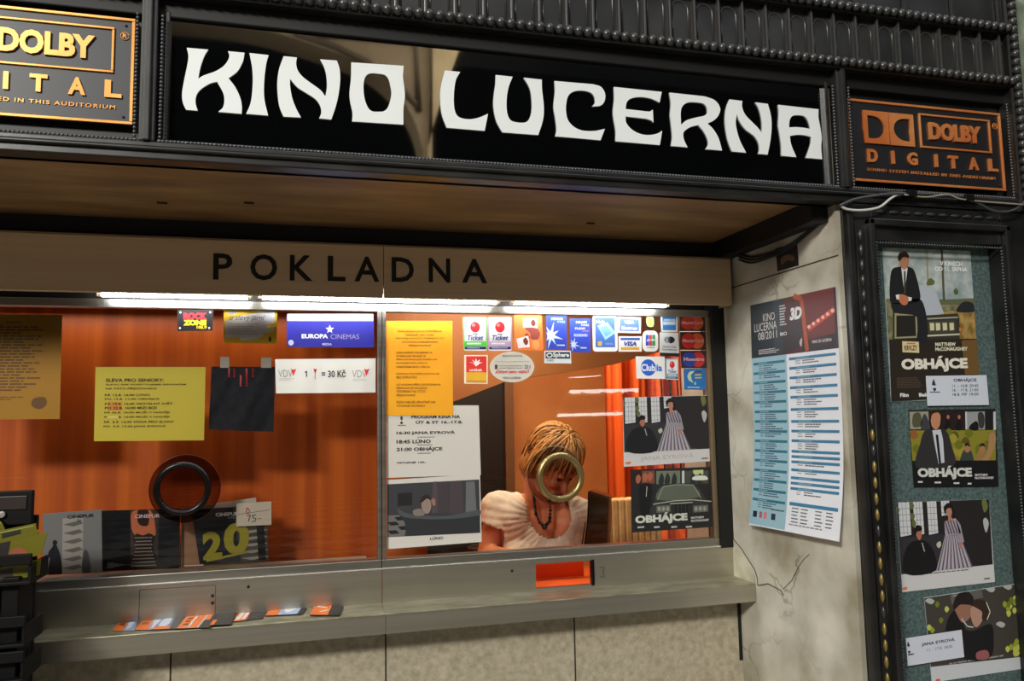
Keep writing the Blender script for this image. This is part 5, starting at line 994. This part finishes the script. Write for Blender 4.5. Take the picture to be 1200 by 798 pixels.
# ---------------------------------------------------------------- leaflet rack at the lower left
YK = 2.0
def KX(x, y, Y=YK): return P(x, y, 1, Y)
rk = thing('leaflet_rack', 'black plastic floor rack of leaflets at the lower left corner', 'rack', (KX(0, 700).x, YK, 0))
xr = KX(40, 640).x; xl = xr-.34
z1 = KX(40, 574, YK+.06).z; z0 = KX(40, 614, YK+.06).z
b = B(); x = KX(40, 590, YK+.06).x
box(b, xl, YK+.05, z0, x, YK+.065, z1, .003); part('header_board', b, BLACKP, rk)
b = B(); box(b, xl+.02, YK+.047, KX(5, 597, YK+.06).z, x-.012, YK+.051, z1-.012, .001); part('header_inlay', b, mat((52, 44, 42), .3), rk)
b = B(); sph(b, KX(2, 603, YK+.045), (.008, .002, .008)); part('header_button', b, mat((150, 146, 140), .3), rk)
b = B(); box(b, xl, YK+.065, .06, xr-.015, YK+.08, z0+.02, .003); part('back_panel', b, BLACKP, rk)
b = B(); box(b, xl-.02, YK-.16, 0, xr+.01, YK+.12, .06, .01); part('base', b, BLACKP, rk)
lev = [KX(20, 655, YK-.04).z, KX(20, 727, YK-.04).z-.0, KX(20, 768, YK-.04).z]
for i, z in enumerate(lev+[lev[2]-.12*(k+1) for k in range(4)]):
    xx = xr+(.005 if i else .012)
    b = B(); box(b, xl, YK-.055, z-.012, xx, YK-.045, z+.012, .002); box(b, xl, YK-.055, z-.055, xx, YK+.065, z-.047, .002); box(b, xx-.008, YK-.05, z-.05, xx, YK+.065, z-.01, .002); box(b, xl, YK-.05, z-.05, xl+.008, YK+.065, z-.01, .002)
    part('pocket', b, BLACKP, rk)
b = B()
for x in (xl+.02, xr-.05): box(b, x, YK-.035, .05, x+.035, YK+.06, lev[0]-.04, .003)
part('side_upright', b, BLACKP, rk)
YEL = (104, 100, 22)
def rleaf(c, y, label, var):
    s = Sheet(1, y, c, YEL, thick=.002, rough=.35)
    if var == 0: s.rect(0, .0, .62, .85, (44, 40, 40), 1); s.text('PRAHA', .1, .2, .5, .7, (190, 190, 180), 3, .02, .3); s.blob([(.6, .9), (.64, .5), (.72, .4), (.8, .6), (.84, .9)], (150, 84, 60), 2)
    if var == 1: s.rect(.0, .55, .7, 1, (90, 110, 34), 1); s.rect(.6, .2, .82, .8, (44, 44, 34), 2); s.rect(.1, .1, .97, .16, (150, 156, 90), 2)
    if var == 2: s.rect(0, .3, .4, 1, (110, 60, 50), 1); s.rect(.55, .2, .7, 1, (60, 50, 50), 1)
    s.done('rack_leaflet', label, 'leaflet', 'leaflets in the black rack')
rleaf(R4(-60, 560, 2, 612, 12, 634, -60, 600), YK+.03, 'green leaflet slanting at the top of the black rack', 1)
rleaf(R4(-60, 634, 42, 613, 44, 632, -60, 655), YK+.015, 'lime leaflet just above the yellow one in the rack', 1)
rleaf(R4(-60, 648, 46, 620, 40, 640, -60, 662), YK+.005, 'pale leaflet edge right behind the front yellow leaflet in the rack', 3)
rleaf(R4(-60, 650, 56, 624, 48, 650, -60, 676), YK-.01, 'yellow and dark leaflet at the front of the rack, above the black bar', 0)
rleaf(R4(-60, 677, 48, 655, 46, 674, -60, 692), YK-.02, 'yellow and brown leaflet below the black bar of the rack', 2)
# ---------------------------------------------------------------- inside the booth
# curtain
b = B(); yc = 3.55; x0, x1 = P(709, 450, 1, yc).x, 2.5
n = 120; zc0, zc1 = .9, P(715, 405, 1, yc).z+.5
rows_ = []
for j in range(9):
    z = zc1+(zc0-zc1)*j/8; rows_.append([b.verts.new((x0+(x1-x0)*i/n-.0*j, yc+.02*math.sin(i*.55)+.012*math.sin(i*1.3+j*.1), z)) for i in range(n+1)])
for j in range(8):
    for i in range(n): b.faces.new((rows_[j][i], rows_[j][i+1], rows_[j+1][i+1], rows_[j+1][i])).smooth = True
tag(link('curtain', b, [CURTAIN], smooth=True), 'bright orange curtain at the right inside the booth', 'curtain')
for i, x in enumerate((773, 783, 792, 801)):
    p = P(x, 450, 1, 3.0); b = B(); tube(b, [P(x, 425, 1, 3.0), P(x+3, 470, 1, 3.0), P(x+8, 600, 1, 3.0)], .0045, 6); tag(link('cord', b, [CB]), 'dark cord number %s from the left hanging before the orange curtain' % ('one', 'two', 'three', 'four')[i], 'cord', 'cords before the curtain')
# chair back
yh = 3.05
b = B(); c0, c1 = P(701, 590, 1, yh), P(775, 590, 1, yh); zt3, zb3 = P(715, 585, 1, yh).z, P(715, 585, 1, yh).z-.5
ch = thing('office_chair', 'beige ribbed high-backed chair partly hidden behind the dark car poster', 'chair', ((c0.x+c1.x)/2, yh+.1, 0))
n = 10
for k in range(n):
    a0 = c0.x+(c1.x-c0.x)*k/n; a1 = c0.x+(c1.x-c0.x)*(k+1)/n; cv = .02*math.cos((k+.5-n/2)/n*PI); box(b, a0+.0004, yh-cv, zb3, a1-.0004, yh+.06, zt3-(.012 if k in (0, n-1) else .003*abs(k-n/2)/n), .007)
part('backrest', b, tex_mat('beige_chair_cloth', (206, 164, 104), (222, 182, 122), (40, 40, 40), .8), ch)
b = B(); box(b, c0.x, yh, .42, c1.x, yh+.42, .5, .03); part('seat', b, mat((206, 168, 110), .8), ch)
b = B(); xc = (c0.x+c1.x)/2; tube(b, [(xc, yh+.2, .44), (xc, yh+.2, .08)], .025, 10)
for k in range(5): a = k*2*PI/5; tube(b, [(xc, yh+.2, .1), (xc+.26*math.cos(a), yh+.2+.26*math.sin(a), .03)], [.02, .012], 8)
part('base', b, BLACKP, ch)
b = B(); box(b, c0.x+.03, yh+.06, .46, c0.x+.09, yh+.09, zb3+.05, .005); part('back_stem', b, BLACKP, ch)
# monitor seen from the side
ym = 2.62
mo = thing('monitor', 'thin dark flat screen leaning beside the beige chair inside the booth', 'monitor', (P(695, 620, 1, ym).x, ym, P(695, 640, 1, ym).z))
q = [P(x, y, 1, ym) for x, y in ((684, 650), (691, 575), (714, 582), (712, 650))]
b = B(); prism(b, q, (.03, .05, 0)); part('casing', b, mat((96, 74, 46), .3), mo)
b = B(); prism(b, [P(x, y, 1, ym-.003) for x, y in ((692.5, 579), (712.5, 584), (710.5, 645), (688, 645))], (.001, .002, 0)); part('screen', b, mat((70, 60, 40), .1), mo)
b = B(); tube(b, [P(690, 576, 1, ym-.004), P(689, 610, 1, ym-.004), P(684, 650, 1, ym-.004)], .003, 6); part('edge_trim', b, BLACKP, mo)
b = B(); tube(b, [P(681, 645, 1, ym-.01), P(686, 612, 1, ym-.01)], .002, 6); part('lead', b, BLACKP, mo)
# plant by the doorway
yq = 3.5; pl = thing('potted_plant', 'dark strap-leaved plant behind the left shoulder of the seated person', 'plant', (P(578, 620, 1, yq).x, yq, .62))
b = B(); pb_ = P(572, 640, 1, yq)
for k in range(14):
    a = k*2.4; L_ = random.uniform(.16, .34); pts = [pb_+Vector((L_*.55*t*math.cos(a), .3*L_*t*math.sin(a), L_*1.15*t-L_*.55*t*t)) for t in [j/7 for j in range(8)]]
    for j in range(7):
        w0 = .011*math.sin(PI*(j/7*.85+.12)); w1 = .011*math.sin(PI*((j+1)/7*.85+.12)); d = Vector((-math.sin(a), math.cos(a)*.4, .3)).normalized()
        b.faces.new([b.verts.new(v) for v in (pts[j]-d*w0, pts[j]+d*w0, pts[j+1]+d*w1, pts[j+1]-d*w1)])
part('leaves', b, mat((46, 54, 34), .4), pl)
b = B(); bmesh.ops.create_cone(b, cap_ends=True, segments=24, radius1=.07, radius2=.095, depth=.16, matrix=Matrix.Translation((pb_.x, yq, pb_.z-.08))); part('pot', b, mat((60, 44, 34), .6), pl)
b = B(); box(b, pb_.x-.14, yq-.12, 0, pb_.x+.14, yq+.14, pb_.z-.16, .01); tag(link('plant_stand', b, [mat((52, 38, 28), .6)]), 'dark cupboard under the strap-leaved plant', 'cupboard')
# ---------------------------------------------------------------- the seated person
pe = thing('person', 'person in a white gathered blouse with bead necklace sitting head bowed behind the brass ring', 'person', (P(625, 600, 1, 2.8).x, 2.85, .0))
def cap(bm, p0, p1, r0, r1, n=14):
    p0, p1 = Vector(p0), Vector(p1); k = 6; pts = []; rr = []
    d = (p1-p0).normalized()
    for i in range(k): a = PI/2*(1-i/k); pts.append(p0-d*r0*math.sin(a)); rr.append(max(r0*math.cos(a), .0008))
    for i in range(5): t = i/4; pts.append(p0.lerp(p1, t)); rr.append(r0+(r1-r0)*t)
    for i in range(1, k+1): a = PI/2*i/k; pts.append(p1+d*r1*math.sin(a)); rr.append(max(r1*math.cos(a), .0008))
    tube(bm, pts, rr, n)
def remesh(bm, vox, sm=4):
    me = bpy.data.meshes.new('r'); bmesh.ops.recalc_face_normals(bm, faces=bm.faces); bm.to_mesh(me); bm.free(); o = bpy.data.objects.new('r', me); COL.objects.link(o)
    md = o.modifiers.new('r', 'REMESH'); md.mode = 'VOXEL'; md.voxel_size = vox
    ms = o.modifiers.new('s', 'SMOOTH'); ms.iterations = sm; ms.factor = .5
    dg = bpy.context.evaluated_depsgraph_get(); dg.update(); m2 = bpy.data.meshes.new_from_object(o.evaluated_get(dg)); bpy.data.objects.remove(o)
    b = B(); b.from_mesh(m2); return b
def V(x, y, Y): return P(x, y, 1, Y)
HY = 2.72
hc = V(645, 543, HY)
SKIN = tex_mat('tanned_skin', (214, 132, 88), (222, 142, 98), (9, 9, 9), .5, 0, 3)
fd = Vector((.42, -.62, -.66)).normalized()          # where the face points
fr_ = Vector((0, 0, 1)).cross(fd).normalized(); fu = fd.cross(fr_).normalized()
MH = Matrix((fr_, fd, fu)).transposed().to_4x4()
def hp(a, d, u): return hc+fr_*a+fd*d+fu*u
LS, RS = V(584, 590, 2.86), V(676, 597, 2.84)     # shoulders as seen left and right
neck0, chest = V(634, 588, 2.86), V(622, 645, 2.88)
b = B()
sph(b, hc, (.073, .092, .105), 20, 16, MH)
sph(b, hp(0, .035, -.06), (.05, .055, .05), 14, 10, MH)                     # jaw
cap(b, hp(0, .09, -.005), hp(0, .108, -.03), .009, .014)                   # nose
for a in (-1, 1):
    sph(b, hp(a*.076, -.005, -.015), (.01, .022, .03), 10, 8, MH)           # ears
    sph(b, hp(a*.035, .07, -.025), (.022, .02, .02), 10, 8, MH)            # cheeks
    sph(b, hp(a*.03, .083, .018), (.024, .012, .008), 10, 8, MH)            # brow
cap(b, hp(-.02, .088, -.062), hp(.02, .088, -.062), .008, .008)            # lips
sph(b, hp(0, .07, -.092), (.02, .02, .016), 10, 8, MH)
cap(b, hp(0, -.03, -.06), neck0, .055, .062)
cap(b, neck0+Vector((0, .01, -.02)), LS+Vector((.03, .02, -.03)), .06, .055); cap(b, neck0+Vector((0, .01, -.02)), RS+Vector((-.03, .02, -.03)), .06, .055)
cap(b, neck0+Vector((0, .02, -.08)), chest+Vector((0, .03, -.05)), .1, .12); cap(b, chest+Vector((-.03, .03, -.05)), chest+Vector((-.02, .12, -.4)), .13, .15)
for q in (LS, RS): cap(b, q.lerp(neck0, .35)+Vector((0, 0, -.07)), chest+Vector(((q.x-chest.x)*.3, .02, -.08)), .08, .09)
LE, LW = V(571, 650, 2.84), V(612, 655, 2.62)
RE, RW = V(668, 668, 2.80), V(640, 690, 2.60)
LEs, REs = LE, RE
for S_, E_, W_ in ((LS, LE, LW), (RS, RE, RW)):
    cap(b, S_+Vector((0, 0, -.03)), E_, .05, .038); cap(b, E_, W_, .038, .025)
    d = (W_-E_).normalized(); sd = d.cross(Vector((0, 0, 1))).normalized(); up = Vector((0, 0, 1))
    cap(b, W_+d*.015, W_+d*.065, .024, .022)
    for sgn in (-.9, -.3, .3, .9): cap(b, W_+d*.06+sd*.021*sgn, W_+d*.085+sd*.024*sgn, .017, .014)
    for k, (o_, L_) in enumerate(((-.026, .055), (-.009, .068), (.009, .062), (.026, .048))):
        a = W_+d*.082+sd*o_; m1 = a+d*L_*.5+up*.006; m2 = a+d*L_-up*.014; cap(b, a, m1, .0088, .008, 8); cap(b, m1, m2, .008, .0068, 8)
    th = W_+d*.025+sd*(.026 if S_ is LS else -.026); t2 = th+d*.035+sd*(.022 if S_ is LS else -.022); cap(b, th, t2, .011, .009, 8); cap(b, t2, t2+d*.026, .009, .0075, 8)
cap(b, chest+Vector((-.06, .14, -.45)), chest+Vector((-.08, -.28, -.5)), .085, .06); cap(b, chest+Vector((.06, .14, -.45)), chest+Vector((.1, -.28, -.5)), .085, .06)
for kx in (-.08, .10):
    kn = chest+Vector((kx, -.28, -.5)); an = Vector((kn.x, kn.y+.06, .085)); cap(b, kn, an, .058, .036); cap(b, an+Vector((0, .02, -.035)), an+Vector((0, -.13, -.055)), .045, .03)
body = remesh(b, .0055, 3)
part('body', body, SKIN, pe, True)
for a in (-1, 1):
    b = B(); sph(b, hp(a*.03, .083, .002), (.012, .008, .008), 12, 8, MH); part('eye', b, mat((60, 40, 30), .2), pe, True)
b = B(); tube(b, [hp(-.022, .098, -.061), hp(0, .101, -.06), hp(.022, .098, -.061)], .0035, 6); part('lips', b, mat((170, 70, 60), .4), pe, True)
# trousers
b = B()
for s0, kx in ((-.06, -.08), (.06, .10)):
    kn = chest+Vector((kx, -.28, -.5)); cap(b, chest+Vector((s0, .14, -.45)), kn, .097, .072); cap(b, kn, Vector((kn.x, kn.y+.05, .14)), .072, .055)
cap(b, chest+Vector((-.07, .15, -.42)), chest+Vector((.07, .15, -.42)), .12, .12)
part('trousers', remesh(b, .009, 3), mat((34, 36, 44), .8), pe, True)
st = thing('swivel_stool', 'dark swivel stool under the seated person behind the counter', 'stool', (chest.x, chest.y+.14, 0))
zs_ = chest.z-.42-.16
b = B(); bmesh.ops.create_cone(b, cap_ends=True, segments=32, radius1=.19, radius2=.18, depth=.05, matrix=Matrix.Translation((chest.x, chest.y+.14, zs_-.03))); part('seat', b, mat((30, 26, 24), .6), st)
b = B(); tube(b, [(chest.x, chest.y+.14, zs_-.05), (chest.x, chest.y+.14, .08)], .022, 10); part('pole', b, STEEL, st)
b = B()
for k in range(5): a = k*2*PI/5; tube(b, [(chest.x, chest.y+.14, .1), (chest.x+.22*math.cos(a), chest.y+.14+.22*math.sin(a), .02)], [.02, .012], 8)
part('base', b, BLACKP, st)
# blouse
b = B(); dn = Vector((0, 0, -1))
cap(b, chest+Vector((0, .02, .0)), chest+Vector((-.01, .1, -.38)), .145, .16)
for q, sg_ in ((LS, 1), (RS, -1)):
    cap(b, q.lerp(chest, .3)+Vector((0, .0, .0)), chest+Vector(((q.x-chest.x)*.35, .0, -.06)), .09, .1)
    cap(b, q+Vector((0, .005, -.015)), q+Vector((-.008*sg_, -.005, -.10)), .062, .07); cap(b, neck0+Vector((0, .03, -.05)), q+Vector((0, .01, -.02)), .07, .066)
    sph(b, chest+Vector((sg_*-.065, -.075, -.02)), (.075, .075, .08), 12, 10)
cap(b, neck0+Vector((0, .02, -.1)), chest, .11, .13)
bl = remesh(b, .007, 6)
# neckline: an oval opening, steepest in front
nc = neck0+Vector((.012, -.02, -.055))
def ncut(v):
    dx = (v.x-nc.x); zz = v.z-(nc.z+.018)
    front = v.y < nc.y+.03
    lim = .098
    if front: return (dx/.074)**2+(zz/.085)**2 < 1 or (zz > 0 and abs(dx) < .074)
    return zz > .0 and abs(dx) < .08
dead = [v for v in bl.verts if ncut(v.co) or v.co.z < .95]
# sleeve ends: cut below a tilted line
for v in bl.verts:
    if (v.co.x < LS.x+.0 and v.co.z < LS.z-.095+(v.co.x-LS.x)*-.4) or (v.co.x > RS.x-.012 and v.co.z < RS.z-.135): dead.append(v)
bmesh.ops.delete(bl, geom=list(set(dead)), context='VERTS')
for v in bl.verts:
    a = math.atan2(v.co.z-nc.z, v.co.x-nc.x); r = (v.co-nc).length
    nn = noise.noise(v.co*14)
    v.co += v.normal*(.0045*math.sin(a*42+nn*3)*max(.15, 1-r/.3)+.004*nn+.002)
bmesh.ops.solidify(bl, geom=bl.faces[:], thickness=.0015)
part('blouse', bl, tex_mat('cream_white_cotton', (226, 212, 190), (238, 226, 206), (60, 60, 60), .85), pe, True)
# necklace of dark beads
b = B(); nkp = []
c_ = neck0+Vector((.016, -.075, -.03))
path = [V(625, 572, 2.80), V(626, 588, 2.755), V(628, 602, 2.74), V(632, 612, 2.728), V(638, 617, 2.722), V(644, 611, 2.73), V(645, 598, 2.745), V(644, 586, 2.755), V(646, 574, 2.79)]
for i in range(len(path)-1):
    L_ = (path[i+1]-path[i]).length; n_ = max(1, int(L_/.0105))
    for k in range(n_): sph(b, path[i].lerp(path[i+1], k/n_), random.uniform(.0052, .0076), 8, 6)
sph(b, V(638, 617.5, 2.718), .011, 10, 8)
part('necklace', b, mat((16, 20, 24), .2), pe, True)
# hair: short layered bob
HB = [mat((150, 100, 48), .45, name='hair_brown'), mat((206, 148, 84), .42, name='hair_gold'), mat((70, 44, 22), .45, name='hair_dark'), mat((206, 146, 76), .42, name='hair_mid')]
b = B(); sph(b, hc+fu*.018-fd*.018, (.084, .1, .1), 20, 16, MH); sph(b, hp(-.05, -.03, -.03), (.05, .055, .055), 12, 10, MH); sph(b, hp(.05, -.03, -.03), (.05, .055, .055), 12, 10, MH); sph(b, hp(0, .03, .06), (.07, .06, .05), 12, 10, MH)
hb = remesh(b, .007, 4)
for v in hb.verts: v.co += v.normal*.004*noise.noise(v.co*30)
hair = part('hair', hb, [HB[0]], pe, True)
b = B(); crown = hp(0, -.02, .11)
random.seed(3)
for k in range(420):
    th = random.uniform(0, 2*PI); elev = random.uniform(.05, 1.0)
    # direction in head frame: th=pi/2 is the front
    ca, sa = math.cos(th), math.sin(th)
    front = max(0, sa)
    length = random.uniform(.6, 1.0)*(1.9-.55*front)
    pts = []; rr_ = []
    st0 = random.uniform(.0, .55)
    for j in range(9):
        t = st0+(length-st0)*j/8
        phi = t*1.12
        R_ = .105+.014*math.sin(t*3+.4)+.006*math.sin(k*1.7+t*2)+(.012*max(0, t-1.1))+random.uniform(0, .003)
        x_ = math.sin(phi)*ca*R_*.98; d_ = math.sin(phi)*sa*R_*1.08-.02; u_ = math.cos(phi)*R_*1.02+.02
        sw = .012*math.sin(t*2.2+k)
        p = hp(x_+sw*sa, d_+.01-sw*ca, u_)
        if t > 1.35: p += Vector((0, 0, -1))*(t-1.35)*.05
        pts.append(p); rr_.append(.0042*(1-.75*(j/8)**2)+.0006)
    tube(b, pts, rr_, 5, mi=random.choice([0, 1, 1, 3, 3, 2, 0]))
part('hair_strands', b, HB, hair, True)
#@@PART2
# ---------------------------------------------------------------- light
wd = bpy.data.worlds.new('daylight'); sc.world = wd; wd.use_nodes = True
wd.node_tree.nodes['Background'].inputs[0].default_value = (.90, .92, .96, 1); wd.node_tree.nodes['Background'].inputs[1].default_value = 1.05
def area(name, loc, rot, sx, sy, power, col):
    l = bpy.data.lights.new(name, 'AREA'); l.shape = 'RECTANGLE'; l.size = sx; l.size_y = sy; l.energy = power; l.color = col
    o = bpy.data.objects.new(name, l); COL.objects.link(o); o.location = loc; o.rotation_euler = rot; return o
area('booth_ceiling_lamp', (1.0, 3.3, 2.45), (0, 0, 0), .6, .3, 26, (1, .84, .62))
area('booth_left_lamp', (-.7, YW+.17, ZGT-.0), (math.radians(10), 0, 0), 1.4, .08, 1.2, (1, .86, .66))
area('added_person_fill', (.62, 2.62, 2.15), (math.radians(8), 0, 0), .5, .2, 9, (1, .88, .68))  # added overhead light to brighten the seated person, no desk lamp here
def aim(o, t): o.rotation_euler = (Vector(t)-o.location).to_track_quat('-Z', 'Y').to_euler()
o = area('added_marble_fill', (-3.7, -3.3, 4.9), (0, 0, 0), 1.6, .6, 460, (1, .96, .88)); aim(o, (1.2, 2, 1.2))  # added high area light to brighten the marble wall, no shop window here
o = area('added_arcade_fill', (1.2, -3.0, 5.5), (0, 0, 0), 3, .6, 85, (1, .92, .78)); aim(o, (-.2, -4.5, 3.2))  # unseen light added to brighten the opposite wall mirrored in the sign
sc.view_settings.view_transform = 'Standard'; sc.view_settings.look = 'None'; sc.view_settings.exposure = 0; sc.view_settings.gamma = 1
sc.view_settings.use_curve_mapping = False
sc.cycles.max_bounces = 8; sc.cycles.transparent_max_bounces = 12; sc.cycles.use_denoising = True
